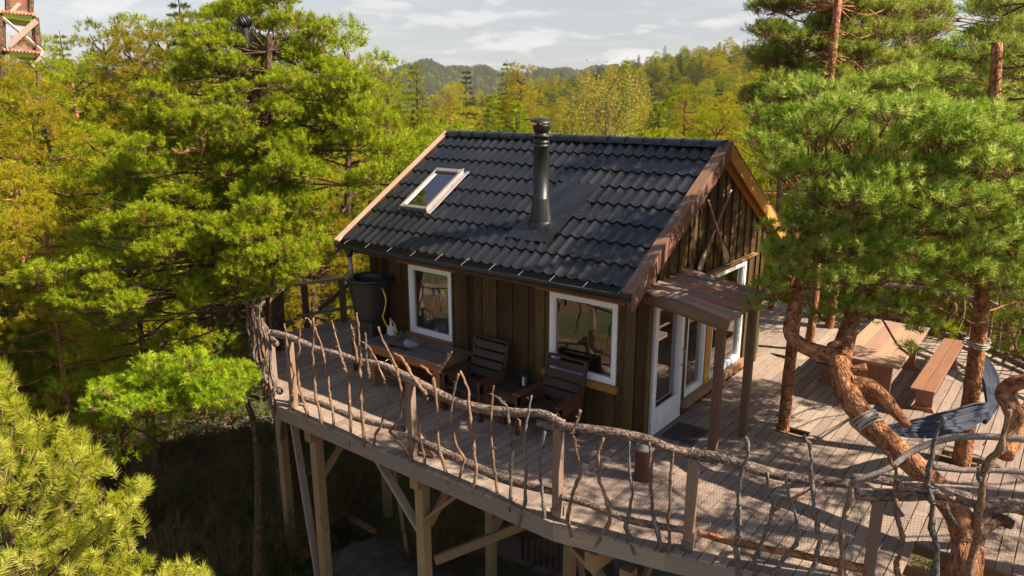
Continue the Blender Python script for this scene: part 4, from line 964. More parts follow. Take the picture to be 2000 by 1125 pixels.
# wire ties
for (x_, y_) in [(1087, 815), (1355, 880), (1718, 955), (758, 706), (800, 740)]:
    p = rail_pt(x_, y_+8, -.05); b = MB(); b.tube([p+Vector((.0, .075*math.cos(a), .09*math.sin(a))) for a in np.linspace(0, 6.283, 14)], .004, seg=5); b.build('wire_tie', MT['steel'], rl)
# netting inside the sticks
b = MB()
for (a, c) in SEGP:
    a = Vector(a); c = Vector(c); d = (c-a).normalized(); n = Vector((-d.y, d.x))*.09; ln = (c-a).length
    b.add([(a.x+n.x, a.y+n.y, .03), (c.x+n.x, c.y+n.y, .03), (c.x+n.x, c.y+n.y, .86), (a.x+n.x, a.y+n.y, .86)], [(0, 1, 2, 3)], [(0, .03, 0), (ln, .03, 0), (ln, .86, 0), (0, .86, 0)])
b.build('netting', MT['net'], rl)
# left return of the railing, seen end on
lf = thing('side_railing', 'dense row of crooked upright branches railing the left end of the deck', 'railing', (0, 0, 0))
LA, LB, LC_ = Vector((-5.32, -2.32, 0)), Vector((-7.45, -1.36, 0)), Vector((-8.4, .1, 0))
def lpt(t): return LA.lerp(LB, t) if t < 1 else LB.lerp(LC_, t-1)
for (t0, t1, r_) in [(0, .7, .055), (.6, 1.5, .06), (1.3, 2, .05)]:
    for z_ in (.95, .18): b = MB(); b.tube([lpt(t0+(t1-t0)*q)+Vector((0, .06, z_+random.uniform(-.05, .05))) for q in (0, .35, .7, 1)], [r_, r_*.9, r_, r_*.8], seg=10, wob=.07, sub=4); b.build('log_rail', MT['log'], lf)
for k in range(24):
    t = .04+k*.082; p = lpt(t); hh = random.uniform(1.05, 1.5); b = MB(); n_ = 7; dx_ = [0]
    pts = [p+Vector((random.uniform(-.05, .05), random.uniform(-.05, .05)-.04, -.25+(hh+.25)*q/(n_-1))) for q in range(n_)]
    b.tube(pts, [.024*(1.1-.5*q/(n_-1)) for q in range(n_)], seg=7, wob=.15, sub=4); b.build('stick', MT['stick' if k % 3 else 'stickg'], lf)
b = MB(); b.tube([at(443, 508, 14.6), at(455, 535, 14.5), at(480, 565, 14.4), at(493, 595, 14.3), at(507, 640, 14.2), at(517, 680, 14.1), at(523, 740, 14.0), at(527, 800, 13.9)], [.02, .028, .034, .04, .04, .04, .042, .04], seg=8, wob=.1, sub=5); b.build('tall_stick', MT['greybark'], lf)
b = MB(); b.tube([at(529, 578, 14), at(527, 620, 14), at(531, 660, 14), at(535, 720, 14), at(538, 805, 13.9)], [.02, .024, .024, .026, .026], seg=7, wob=.1, sub=4); b.build('tall_stick', MT['stick'], lf)
for t in (.45, 1.0, 1.55): p = lpt(t); b = MB(); b.bar((p.x+.05, p.y+.12, .003), (p.x+.05, p.y+.12, .9), .098, .098, up=(0, 1, 0)); b.build('post', MT['rim'], lf)
# squared timber railing behind the barrel
br = thing('back_railing', 'plain dark squared timber railing behind the rain barrel', 'railing', (0, 0, 0))
RBK = [(-8.3, .25), (-7.85, 1.65), (-7.0, 5.5)]
for (px, py) in [(-8.25, .45), (-7.95, 1.2), (-7.6, 2.6), (-7.3, 4.0)]: b = MB(); b.bar((px, py, .003), (px, py, .95), .1, .1, up=(0, 1, 0)); b.build('post', MT['porch'], br)
for z_, h_ in ((.975, .045), (.3, .05)): b = MB(); b.bar((-8.3, .25, z_), (-7.85, 1.65, z_), .11, h_); b.bar((-7.85, 1.66, z_), (-7.1, 5.2, z_), .11, h_); b.build('rail', MT['rim'], br)
b = MB(); b.bar((-8.15, .7, .35), (-7.9, 1.5, .9), .05, .08); b.build('brace', MT['porch'], br)
# far railing on the right-hand back edge
bb_ = thing('far_railing', 'rustic log and branch railing along the far right edge of the deck', 'railing', (0, 0, 0))
FB = [(1.0, 8.25), (2.6, 8.1), (4.25, 6.5), (6.4, 4.4)]
def fpt(t): i = min(int(t), 2); a, c = Vector(FB[i]), Vector(FB[i+1]); return a.lerp(c, t-i)
for z_, r_ in ((1.25, .075), (.95, .05), (.12, .07)):
    for (t0, t1) in ((.1, 1.2), (1.1, 2.1), (2., 3)):
        b = MB(); b.tube([Vector((*fpt(t0+(t1-t0)*q), z_+random.uniform(-.1, .1))) for q in (0, .33, .66, 1)], [r_, r_*.9, r_*.95, r_*.7], seg=10, wob=.07, sub=4); b.build('log_rail', MT['greybark' if z_ == .95 else 'log'], bb_)
for k in range(26):
    t = .15+k*.108; p = fpt(t); hh = random.uniform(1.1, 1.8); n_ = 7
    b = MB(); b.tube([Vector((p.x+random.uniform(-.08, .08), p.y+random.uniform(-.05, .05), (hh)*q/(n_-1)-.1)) for q in range(n_)], [.028*(1.2-.6*q/(n_-1)) for q in range(n_)], seg=6, wob=.15, sub=4); b.build('stick', MT['stick'], bb_)
# things below the deck
for k in range(9):
    a = rad(-12+random.uniform(-14, 14)); x_, y_ = -7.2+random.uniform(-.4, .4), -.2+random.uniform(-.7, .7); l_ = random.uniform(1.3, 2.3); z_ = gz(x_, y_)+.1+.11*(k//3)
    b = MB(); b.tube([(-l_/2, 0, 0), (0, .04, .02), (l_/2, 0, 0)], [.075, .08, .06], seg=9, wob=.05); o = b.build('log', MT['pinebark' if k % 2 else 'darkbark'], None); o.location = (x_, y_, z_); o.rotation_euler = (0, random.uniform(-.08, .08), a)
    tag(o, 'cut pine log in the loose pile of logs on the ground under the deck', 'log', 'cut logs piled under the deck')
t = thing('plank_shed', 'small ochre plank store under the deck', 'shed', (-3.0, 1.2, gz(-3, 1.2)))
b = MB()
for k in range(10): b.box((-.1+k*.13, -.02, 1.7), (.018+k*.13, .0, 3.4), grain='z'); b.box((1.2, .0+k*.13, 1.7), (1.22, .118+k*.13, 3.4), grain='z')
b.build('wall', MT['soffit'], t)
b = MB()
for k in range(12): b.tube([(-.1+k*.14, .1, .0), (-.1+k*.14, .1, 1.69)], .03, seg=7)
b.build('pole_wall', MT['darkbark'], t)
# observation tower
tw = thing('lookout_tower', 'red slatted lookout tower with lime green beams above the treetops', 'tower', tuple(at(30, 300, 34)), rz=rad(12))
tz = at(30, 300, 34)
def T(px, py, d=34): return Vector(at(px, py, d))-tz
tw.rotation_euler = (0, 0, 0)
ev = (T(150, 0, 34)-T(0, 0, 34)).normalized()*1.0; _r = ray(10, 100); bk_ = Vector((_r[0], _r[1], 0)).normalized()
def lev(px0, px1, py, zt, green=True):
    p0 = T(px0, py); p1 = T(px1, py+ (4 if green else 0)); dep = bk_*3.2
    return p0, p1, dep
b = MB()
for a, c in [((3, 25), (4, 90)), ((70, 35), (75, 112))]:
    for off in (0, 3.4): b = MB(); b.bar(T(*a)+bk_*off, T(*c)+bk_*off, .22, .22, up=(0, 1, 0)); b.build('post', MT['darkbark'], tw)
for a, c in [((62, -40), (60, 25)), ((75, 112), (80, 330)), ((4, 90), (5, 330)), ((15, -40), (15, 25))]: b = MB(); b.bar(T(*a), T(*c), .18, .18, up=(0, 1, 0)); b.build('post', MT['darkbark'], tw)
for a, c in [((4, 29), (65, 37)), ((20, 104), (76, 108))]:
    for off in (0, 3.4): b = MB(); b.bar(T(*a)+bk_*off, T(*c)+bk_*off, .15, .25); b.build('green_beam', MT['green'], tw)
for y0 in (24, 98):
    b = MB(); dx0 = 0 if y0 < 50 else 8
    for k in range(10): p = T(dx0+3+k*7, y0-1+k*.6); b.bar(p-bk_*.2, p+bk_*3.6, .16, .12)
    b.build('joists', MT['towerwood'], tw)
for y0, y1, x0, x1 in ((-30, 22, 14, 60), (70, 94, 20, 74)):
    b = MB(); n_ = int((y1-y0)/2.6)
    for k in range(n_):
        yy = y0+(y1-y0)*k/n_; b.bar(T(x0, yy), T(x1, yy+2), .03, .035); b.bar(T(x0, yy)+bk_*3.3, T(x1, yy+2)+bk_*3.3, .03, .035); b.bar(T(x1, yy+2), T(x1, yy+2)+bk_*3.3, .03, .035)
    b.build('slat_railing', MT['towerwood'], tw)
for a, c, w_ in [((18, 90), (71, 42), .24), ((5, 35), (80, 98), .12), ((82, 98), (80, 110), .12), ((80, 112), (64, 130), .14), ((22, 24), (38, 8), .14)]:
    b = MB(); off = -bk_*(.25 if w_ > .2 else .1); b.bar(T(*a)+off, T(*c)+off, .08, w_); b.build('cross_brace', MT['towerpale'], tw)
# ------------------------------------------------------------------ foliage
def unit(v): return v/np.maximum(np.linalg.norm(v, axis=-1, keepdims=True), 1e-9)
def tris_obj(name, T_, tint, m, parent=None):        # T_ (n,3,3) triangles, tint (n,)
    n = len(T_); me = bpy.data.meshes.new(name)
    me.vertices.add(3*n); me.vertices.foreach_set('co', T_.astype('f').ravel())
    me.loops.add(3*n); me.loops.foreach_set('vertex_index', np.arange(3*n, dtype='i'))
    me.polygons.add(n); me.polygons.foreach_set('loop_start', np.arange(0, 3*n, 3, dtype='i'))
    me.update(calc_edges=True)
    a = me.attributes.new('tint', 'FLOAT', 'FACE'); a.data.foreach_set('value', tint.astype('f'))
    me.materials.append(m); o = bpy.data.objects.new(name, me); COL.objects.link(o)
    if parent is not None: o.parent = parent
    return o
def tufts(c, d, L, K, nl, nw, spread=.95, droop=0.0, g=None):
    """c (n,3) shoot bases, d (n,3) directions, L shoot length, K needles each -> triangles"""
    n = len(c); g = g or rng
    L = np.broadcast_to(np.asarray(L, float), (n,))
    d = unit(d); r = unit(g.normal(size=(n, K, 3))); r = unit(r-(r*d[:, None]).sum(-1, keepdims=True)*d[:, None])
    t = g.uniform(.12, 1.0, (n, K, 1)); base = c[:, None]+d[:, None]*(t*L[:, None, None])
    fw = .35+.9*t**2
    dirn = unit(r*spread+d[:, None]*fw); dirn[..., 2] -= droop; dirn = unit(dirn)
    ln = nl*g.uniform(.75, 1.15, (n, K, 1))
    side = unit(np.cross(dirn, g.normal(size=(n, K, 3))))*nw*.5
    T_ = np.stack([base-side, base+side, base+dirn*ln], axis=2).reshape(-1, 3, 3)
    tint = np.repeat(np.clip(g.normal(.45, .2, n), 0, 1), K)+g.normal(0, .06, n*K)
    dead = np.repeat(g.uniform(size=n) < .012, K); tint = np.where(dead, .99, np.clip(tint, 0, .95))
    return T_, tint
def stems(c, d, L, w_, g=None):            # thin three-sided twigs
    g = g or rng; n = len(c); d = unit(d); a = unit(np.cross(d, g.normal(size=(n, 3)))); b_ = np.cross(d, a)
    e = c+d*np.broadcast_to(np.asarray(L, float), (n,))[:, None]; T_ = []
    for k in range(3):
        t0, t1 = 2*math.pi*k/3, 2*math.pi*(k+1)/3
        p0 = c+(a*math.cos(t0)+b_*math.sin(t0))*w_; p1 = c+(a*math.cos(t1)+b_*math.sin(t1))*w_; T_.append(np.stack([p0, p1, e], 1))
    return np.concatenate(T_)
def pad(c, rx, rz, n, g, up=.75, axis=None):      # shoots of one flattish foliage pad
    u = unit(g.normal(size=(n, 3))); u[:, 2] = np.where(g.uniform(size=n) < .82, np.abs(u[:, 2]), u[:, 2])
    rr = g.uniform(.45, 1, (n, 1))**.6
    lump = 1+.22*np.sin(u[:, :1]*5+c[0]*7)*np.sin(u[:, 1:2]*6+c[1]*5)
    p = u*rr*lump*np.array([rx, rx, rz])
    if axis is not None: p = p+axis*(p@axis)[:, None]*.5
    d = unit(u*np.array([1, 1, .8])+np.array([0, 0, up])+g.normal(0, .22, (n, 3)))
    return c+p, d
def limb(b, p0, p1, r0, r1, g, bend=.09, seg=6, sub=3):
    p0 = Vector(p0); p1 = Vector(p1); L_ = (p1-p0).length; pts = []
    for i in range(5):
        t = i/4; q = p0.lerp(p1, t); k = math.sin(math.pi*t)*bend*L_
        q = q+Vector((g.normal(0, .35), g.normal(0, .35), g.normal(-.2, .4)))*k; pts.append(q)
    b.tube(pts, [r0+(r1-r0)*i/4 for i in range(5)], seg=seg, wob=.05, sub=sub); return pts
def hero_pine(root, pads, hub, m, barkm, K=26, nl=.07, nw=.006, L=.12, dens=95, g=None, mb=None, lr=.045, tw=.004):
    """pads: list of (centre, radius, half height); limbs run from the nearest hub point to each pad"""
    g = g or rng; C_, D_ = [], []; b = mb or MB(); SC, SD, SL_ = [], [], []
    for c, rx, rz in pads:
        c = np.array(c); n = int(dens*rx*rx*4); p, d = pad(c, rx, rz, n, g); C_.append(p); D_.append(d)
        h = min(hub, key=lambda q: np.linalg.norm((np.array(q)-c)*np.array([1, 1, 1.6])))
        lp = limb(b, h, tuple(c-np.array([0, 0, rz*.5])), lr, .012, g)
        for k in range(9):                           # bare twigs inside the pad
            a = g.uniform(0, 6.28); e = c+np.array([math.cos(a)*rx*.8, math.sin(a)*rx*.8, g.uniform(-.1, .7)*rz]); s = np.array(lp[3+(k % 2)])
            SC.append(s); SD.append(e-s); SL_.append(np.linalg.norm(e-s))
    C_ = np.concatenate(C_); D_ = np.concatenate(D_); T_, ti = tufts(C_, D_, L*g.uniform(.7, 1.3, len(C_)), K, nl, nw, g=g)
    tris_obj('crown', T_, ti, m, root)
    S1 = stems(C_-unit(D_)*L*.8, D_, L*1.7, tw, g); S2 = stems(np.array(SC), np.array(SD), np.array(SL_), .009, g)
    S_ = np.concatenate([S1, S2]); tris_obj('twigs', S_, np.zeros(len(S_)), MT['stem'], root)
    b.build('branches', MT[barkm], root)
def outline_pads(cells, g, jit=.12):
    out = []
    for (px, py, d, r) in cells:
        c = at(px, py, d); out.append(((c.x, c.y, c.z), r, r*.5))
    return out
# --- the tree with the potted plant inside the door
t = thing('potted_plant', 'small bushy green plant in a pale pot on the stool inside the door', 'plant', PLANT_AT)
b = MB(); b.lathe([(0, 0), (.07, 0), (.095, .12), (.1, .14), (.085, .14), (.08, .12), (0, .115)]); b.build('pot', MT['pot'], t)
g = np.random.default_rng(3); u = unit(g.normal(size=(500, 3))); u[:, 2] = abs(u[:, 2]); pp = u*np.array([.17, .17, .15])*g.uniform(.4, 1, (500, 1))+np.array([0, 0, .15])
T_, ti = tufts(pp, u, .03, 5, .035, .02, g=g); tris_obj('leaves', T_, ti, MT['needleN'], t)
# --- straight trunks through the deck
def trunk(parent, pts, rs, m='pinebark', name='trunk', seg=16, wob=.05, sub=6): b = MB(); b.tube(pts, rs, seg=seg, wob=wob, sub=sub); return b.build(name, MT[m], parent)
# near right pine: forked leaning trunk + great crown over the deck
g = np.random.default_rng(21)
hp = thing('leaning_pine', 'large orange-barked pine leaning and forking over the deck, crown of long blue-green needles', 'pine tree', (T3[0], T3[1], -4))
def rel(o, p): return tuple(Vector(p)-Vector(o.location))
H = lambda px, py, d: rel(hp, at(px, py, d))
trunk(hp, [rel(hp, (4.2, -.8, -4.3)), rel(hp, (4.15, -.75, -1.5)), rel(hp, (4.08, -.68, 0)), H(1888, 1065, 7.7), H(1868, 1000, 7.85), H(1812, 935, 8.1), H(1745, 872, 8.4), H(1688, 815, 8.65), H(1652, 762, 8.85), H(1640, 712, 9.05), H(1632, 672, 9.2)],
      [.26, .20, .155, .145, .14, .13, .125, .13, .14, .13, .105], seg=20, wob=.04)
trunk(hp, [H(1640, 700, 9.08), H(1652, 660, 9.25), H(1668, 610, 9.35), H(1680, 545, 9.4), H(1705, 480, 9.4), H(1700, 400, 9.45), H(1690, 330, 9.5)], [.14, .115, .10, .095, .085, .06, .035], name='branch')
trunk(hp, [H(1630, 695, 9.1), H(1598, 688, 9.2), H(1562, 672, 9.3), H(1543, 648, 9.4), H(1548, 612, 9.45), H(1556, 570, 9.5), H(1570, 500, 9.5), H(1590, 430, 9.5)], [.105, .10, .09, .085, .08, .065, .05, .03], name='branch')
trunk(hp, [H(1660, 748, 8.85), H(1700, 755, 8.8), H(1728, 778, 8.7), H(1752, 808, 8.6), H(1774, 832, 8.55)], [.10, .09, .08, .065, .045], name='branch')
trunk(hp, [H(1652, 712, 9), H(1665, 722, 8.9), H(1692, 716, 8.85)], [.06, .05, .045], name='branch')
trunk(hp, [H(1890, 1055, 7.7), H(1930, 1000, 7.7), H(1965, 985, 7.75), H(2010, 1000, 7.8)], [.12, .09, .08, .06], 'darkbark', name='branch')
trunk(hp, [H(1888, 1085, 7.65), H(1912, 1040, 7.65), H(1945, 1015, 7.65), H(1978, 1025, 7.6)], [.10, .08, .07, .05], 'darkbark', name='branch')
trunk(hp, [H(1705, 480, 9.4), H(1650, 430, 9.2), H(1600, 400, 9.1), H(1560, 380, 9.0), H(1520, 330, 8.9)], [.07, .06, .045, .035, .02], name='branch')
trunk(hp, [H(1700, 450, 9.4), H(1760, 380, 9.3), H(1830, 350, 9.1), H(1900, 350, 9.0), H(1980, 330, 8.8)], [.07, .06, .05, .035, .02], name='branch')
b = MB()
ax = (Vector(H(1652, 762, 8.85))-Vector(H(1745, 872, 8.4))).normalized(); e1 = ax.cross(Vector((0, 0, 1))).normalized(); e2 = ax.cross(e1)
for q in range(6): a0 = Vector(H(1688, 815, 8.65))-ax*(.03*q-.02); b.tube([a0+(e1*math.cos(a)+e2*math.sin(a))*.143+ax*.02*math.sin(a+q) for a in np.linspace(0, 6.283, 20)], .010, seg=5)
b.build('rope_wrap', MT['rope'], hp)
cells = []
OUT = [(1480, 240, 60), (1470, 310, 60)]
def inside(px, py):
    xm = np.interp(py, [165, 220, 280, 320, 370, 420, 450, 500, 560, 620], [1560, 1500, 1495, 1530, 1555, 1565, 1530, 1515, 1530, 1580])
    if px < xm: return False
    e = ((px-1755)/318)**2+((py-385)/232)**2
    return e < 1
rs_ = random.Random(5)
for py in range(175, 650, 54):
    for px in range(1460, 2130, 66):
        qx, qy = px+rs_.uniform(-18, 18), py+rs_.uniform(-14, 14)
        if inside(qx, qy) or (qx > 1760 and 300 < qy < 520):
            if 1800 < qx and qy > 560: continue
            for d in (8.3, 9.3, 10.3):
                e = ((qx-1755)/318)**2+((qy-385)/232)**2
                if abs(d-9.3) > .5 and e > .8: continue
                if d > 10 and rs_.random() < .45: continue
                if qy > 520 and rs_.random() < .5 and d != 9.3: continue
                dd = d+rs_.uniform(-.35, .35)-(.5 if d < 8.5 and qy < 420 else 0)
                cells.append((qx, qy, dd, rs_.uniform(.2, .29)))
cells += [(1540, 350, 8.6, .24), (1505, 330, 8.8, .18), (1565, 405, 8.6, .24), (1590, 330, 8.5, .26), (1530, 300, 8.7, .22), (1575, 450, 8.8, .22), (1545, 500, 9.0, .22), (1480, 225, 9.2, .15), (1510, 195, 9.3, .18), (1478, 280, 8.9, .15), (1560, 172, 9.4, .2), (1475, 600, 9.3, .13), (1500, 570, 9.3, .2), (1530, 545, 9.3, .2), (1502, 450, 9.0, .14), (1850, 580, 9.0, .2), (1800, 640, 9.1, .2), (1780, 690, 9.1, .12), (1640, 590, 9.3, .2), (1610, 620, 9.4, .16), (1985, 640, 8.8, .2), (1990, 560, 8.8, .2)]
pads = []
for c in cells:
    p = Vector(H(c[0], c[1], c[2])); pads.append(((p.x, p.y, p.z), c[3], c[3]*.62))
hub = [H(1660, 520, 9.4), H(1690, 350, 9.45), H(1703, 440, 9.4), H(1705, 500, 9.4), H(1600, 400, 9.1), H(1830, 350, 9.1), H(1930, 340, 8.9), H(1556, 560, 9.5), H(1680, 560, 9.4), H(1580, 450, 9.5)]
hero_pine(hp, pads, hub, MT['needleR'], 'pinebark', K=34, nl=.075, nw=.0075, L=.10, dens=230, g=g, lr=.016)
# straight pine behind the deck posts (left of the forked one)
def straight(name, label, base, top, r0, r1, cells, m, K=24, dens=250, nl=.075, L=.12, nw=.0075, zb=-4.3, bark_='pinebark', lean=(0, 0), lr=.011):
    tr = thing(name, label, 'pine tree', (base[0], base[1], -4)); bx, by = base; g = np.random.default_rng(int(abs(bx*100+by*10)))
    P_ = []; n_ = 9
    for i in range(n_):
        t = i/(n_-1); z = zb+(top-zb)*t; P_.append((lean[0]*t*t+.05*math.sin(t*7+bx), lean[1]*t*t+.05*math.cos(t*6), z+4))
    trunk(tr, P_, [r0+(r1-r0)*(i/(n_-1))**.9 for i in range(n_)], bark_, seg=14)
    pads = [(rel(tr, at(px, py, d)), r, r*rz_) for (px, py, d, r, rz_) in cells]
    hub = [tuple(Vector(P_[i]).lerp(Vector(P_[i+1]), k/4)) for i in range(3, n_-1) for k in range(4)]
    if pads: hero_pine(tr, pads, hub, MT[m], bark_, K=K, nl=nl, nw=nw, L=L, dens=dens, g=g, lr=lr)
    return tr, P_
rs_ = random.Random(12)
def scat(fn, x0, x1, y0, y1, sx, sy, ds, r0, r1, rz=.5, drop=.0):
    out = []
    y = y0
    while y < y1:
        x = x0
        while x < x1:
            qx, qy = x+rs_.uniform(-.4, .4)*sx, y+rs_.uniform(-.4, .4)*sy
            if fn(qx, qy):
                for d in ds:
                    if rs_.random() > drop: out.append((qx, qy, d+rs_.uniform(-.4, .4), rs_.uniform(r0, r1), rz))
            x += sx
        y += sy
    return out
el = lambda cx, cy, a, c: (lambda x, y: ((x-cx)/a)**2+((y-cy)/c)**2 < 1)
tr, P_ = straight('deck_pine', 'straight orange pine trunk rising through the deck beside the porch posts', T1, 6.3, .12, .05, scat(el(1650, 115, 205, 175), 1450, 1850, -60, 290, 50, 44, (10.8, 11.6, 12.4), .22, .34, .5, .22)+[(1610, 150, 10.5, .3, .5), (1660, 175, 10.4, .3, .5), (1625, 200, 10.4, .3, .5), (1680, 110, 10.6, .3, .5), (1600, 90, 10.7, .28, .5), (1650, 50, 10.7, .3, .5), (1625, 15, 10.8, .3, .5), (1690, 215, 10.3, .3, .5), (1500, 22, 11.5, .3, .4), (1490, 65, 11.5, .22, .4), (1500, 130, 11.4, .26, .4), (1540, 100, 11.6, .3, .4)], 'needleR', lean=(-.2, .9))
b = MB(); b.tube([rel(tr, at(1543, 700, 10.5)), rel(tr, at(1518, 694, 10.4)), rel(tr, at(1505, 690, 10.4))], [.025, .02, .008], seg=6); b.tube([rel(tr, at(1550, 730, 10.5)), rel(tr, at(1562, 716, 10.5))], [.025, .018], seg=6); b.build('branch_stub', MT['pinebark'], tr)
# hammock trunk
tr, P_ = straight('hammock_pine', 'straight orange-red pine trunk on the deck holding the far end of the hammock', T2, 5.4, .165, .06, scat(el(1980, 400, 150, 190), 1860, 2120, 230, 560, 55, 46, (9.4, 10.4), .24, .34, .5, .2), 'needleR', lean=(-.35, .1))
tr, P_ = straight('edge_pine', 'dark red pine trunk at the right edge with a bowed limb above the deck', T4, 8.5, .15, .05, [(1990, 560, 8.4, .25, .5), (2040, 600, 8.2, .3, .5), (1985, 690, 8.7, .2, .5), (2020, 640, 8.6, .3, .5), (1935, 190, 9.6, .28, .5), (1955, 150, 9.7, .28, .5), (1925, 120, 9.8, .28, .5), (1965, 100, 9.8, .28, .5), (1960, 20, 10.6, .3, .5), (2000, 60, 10.4, .3, .5), (1925, 70, 10.8, .25, .5), (1990, 130, 10.2, .3, .5), (1930, 10, 10.9, .3, .5)], 'needleR', bark_='darkbark')
b = MB(); b.tube([rel(tr, at(1960, 890, 8.2)), rel(tr, at(1985, 830, 8.4)), rel(tr, at(1972, 790, 8.6)), rel(tr, at(1963, 768, 8.7)), rel(tr, at(1985, 748, 8.6)), rel(tr, at(2040, 740, 8.4))], [.10, .10, .10, .11, .09, .07], seg=12, wob=.04, sub=5); b.build('limb', MT['pinebark'], tr)
# pines just right of the frame: their crowns throw the dappled shade over the deck
def side_pine(x, y, top, seed, lab, n=34, zl=3.0, cr=1.7):
    tr = thing('side_pine', lab, 'pine tree', (x, y, -4)); g = np.random.default_rng(seed); P_ = [(.1*math.sin(i), .1*math.cos(i), (top+4)*i/8) for i in range(9)]
    trunk(tr, P_, [.17-.013*i for i in range(9)], 'pinebark', seg=10); pd = []
    for k in range(n): a = k*2.4; rr = cr*g.uniform(.25, 1); z = zl+(top-zl)*(k+.5)/n; pd.append(((rr*math.cos(a), rr*math.sin(a), z+4), g.uniform(.25, .4), .14))
    hero_pine(tr, pd, P_[4:], MT['needleR'], 'pinebark', K=16, dens=80, g=g, lr=.02, nw=.01, nl=.08); return tr
side_pine(6.6, .6, 6.0, 61, 'pine standing just beyond the right edge of the picture, nearest the front railing')
side_pine(7.9, 2.9, 6.8, 62, 'pine standing beyond the right edge of the picture behind the red trunk', n=18)
side_pine(8.4, -1.9, 6.4, 63, 'pine beyond the right edge of the picture in front of the deck', n=14)
# thin trunks at the back of the deck
for k, (px, py, h, r) in enumerate([(1577, 684, 2.9, .075), (1505, 602, 3.2, .07), (1618, 640, 2.6, .09), (1760, 636, 2.6, .07), (1852, 640, 2.8, .07)]):
    p = on_plane(px, py, (0, 0, 0), (0, 0, 1)); tr = thing('slim_pine', ['slim orange pine stem rising from the deck left of the table', 'thin pale pine stem at the far corner of the cabin', 'short thick pine stem at the back of the deck behind the table', 'slender pine stem hidden behind the table foliage', 'slender pine stem behind the far end of the bench'][k], 'pine tree', (p.x, p.y, -.3))
    trunk(tr, [(0, 0, 0), (.03, .02, h*.5), (-.05, .05, h), (0, .1, h*1.6)], [r*1.1, r, r*.9, r*.5], 'pinebark' if k != 1 else 'stick', seg=10)
    gg = np.random.default_rng(k+40); pd = [((gg.normal(0, .5), gg.normal(.2, .5), h*1.15+gg.uniform(0, 1.2)), gg.uniform(.28, .4), .2) for _ in range(6)]
    hero_pine(tr, pd, [(0, .1, h*1.1), (0, .1, h*1.5)], MT['needleF'], 'pinebark', K=16, dens=80, g=gg, lr=.02, nw=.008)
    if k == 0: b = MB(); b.tube([(0, 0, .95), (.12, 0, 1.0), (.16, 0, 1.02)], [.03, .025, .02], seg=6); b.tube([(0, 0, .95), (-.1, 0, .98), (-.14, 0, 1.03)], [.02, .014, .01], seg=6); b.build('branch_stub', MT['pinebark'], tr)
# tall pines behind on the right
straight('tall_pine', 'tall pine rising at the top right corner behind the crown of the leaning pine', tuple(at(1960, 700, 15))[:2], 9.5, .2, .08, scat(el(1900, 160, 200, 210), 1720, 2080, -60, 330, 60, 50, (13.2, 14.4, 15.4), .3, .45, .45, .3), 'needleR', K=22, dens=150, nl=.085, nw=.009, L=.13)
straight('tall_pine', 'dark pine filling the gap right of the leaning pine above the railing', tuple(at(1900, 560, 17))[:2], 6.5, .2, .08, scat(lambda x, y: 1, 1800, 2080, 130, 640, 80, 62, (15.5, 17), .45, .6, .45, .3), 'needleF', K=20, dens=110, nl=.1, nw=.012, L=.15)
# great left pine ----------------------------------------------------
bl = at(535, 640, 14.3)
LP = []
LPADS = """515,300,.42 535,345,.45 498,372,.4 550,268,.4 575,325,.4 470,262,.35 540,395,.4 505,430,.45 470,15,.40 540,8,.45 430,40,.45 500,55,.5 570,50,.5 615,85,.4 395,75,.4 450,95,.5 520,110,.5 590,120,.5 640,140,.45 375,120,.4 410,150,.5 480,150,.45 560,165,.5 630,185,.5 680,180,.35 350,150,.3 600,225,.45 660,235,.5 715,225,.4 540,215,.4 440,200,.35 700,280,.5 640,290,.5 750,310,.38 580,285,.45 725,345,.35 300,185,.35 345,215,.45 290,230,.4 390,255,.5 330,270,.5 430,235,.4 450,290,.4 285,290,.4 380,310,.5 320,335,.45 440,345,.45 490,325,.4 240,330,.4 215,360,.35 270,375,.45 350,385,.5 430,400,.5 500,385,.5 560,350,.45 610,350,.35 560,410,.45 605,400,.38 235,395,.35 300,430,.5 250,460,.45 370,450,.5 450,450,.5 520,450,.5 590,450,.5 210,440,.3 606,480,.4 560,500,.5 490,505,.5 410,500,.45 330,490,.5 270,510,.4 585,535,.35 530,550,.4 450,560,.4 390,555,.4 628,512,.22 370,600,.3 180,520,.35 120,545,.35 75,550,.3 150,590,.4 210,560,.4 90,600,.3 240,600,.35 190,630,.3 300,560,.3"""
for s in LPADS.split():
    px, py, r = (float(v) for v in s.split(',')); edge = px > 540 and py > 370
    d = 13.2+rs_.uniform(-.5, .5)-(.35 if 460 < px < 580 and 255 < py < 440 else 0)+(1.7 if (px-472)**2+(py-35)**2 < 3200 else .9 if py < 160 else 0)-(.5 if py > 420 else 0); LP.append((px, py, d, r*.84, .55))
    if rs_.random() < .8 and not edge: LP.append((px+rs_.uniform(-40, 40), py+rs_.uniform(-20, 30), d+1.3, r*.9, .5))
    if rs_.random() < .85 and not edge: LP.append((px+rs_.uniform(-38, 38), py+rs_.uniform(-30, 30), d+rs_.uniform(-.5, .3), r*.62, .5))
tr, P_ = straight('big_pine', 'big round-topped green pine left of the cabin, layered pads of needles over orange limbs', (bl.x, bl.y), 5.9, .27, .05, LP, 'needleL', K=30, dens=230, nl=.075, nw=.0105, L=.10, bark_='darkbark', lean=(-.3, .6), lr=.022)
b = MB(); R2 = lambda px, py, d: rel(tr, at(px, py, d))
b.tube([R2(520, 420, 13.8), R2(512, 330, 13.9), R2(507, 260, 14), R2(505, 205, 14), R2(512, 150, 14.1), R2(520, 90, 14.2)], [.17, .15, .14, .13, .09, .05], seg=12, sub=5, wob=.05)
b.tube([R2(504, 200, 14), R2(492, 178, 13.9), R2(488, 160, 13.9)], [.08, .06, .04], seg=8, sub=3)
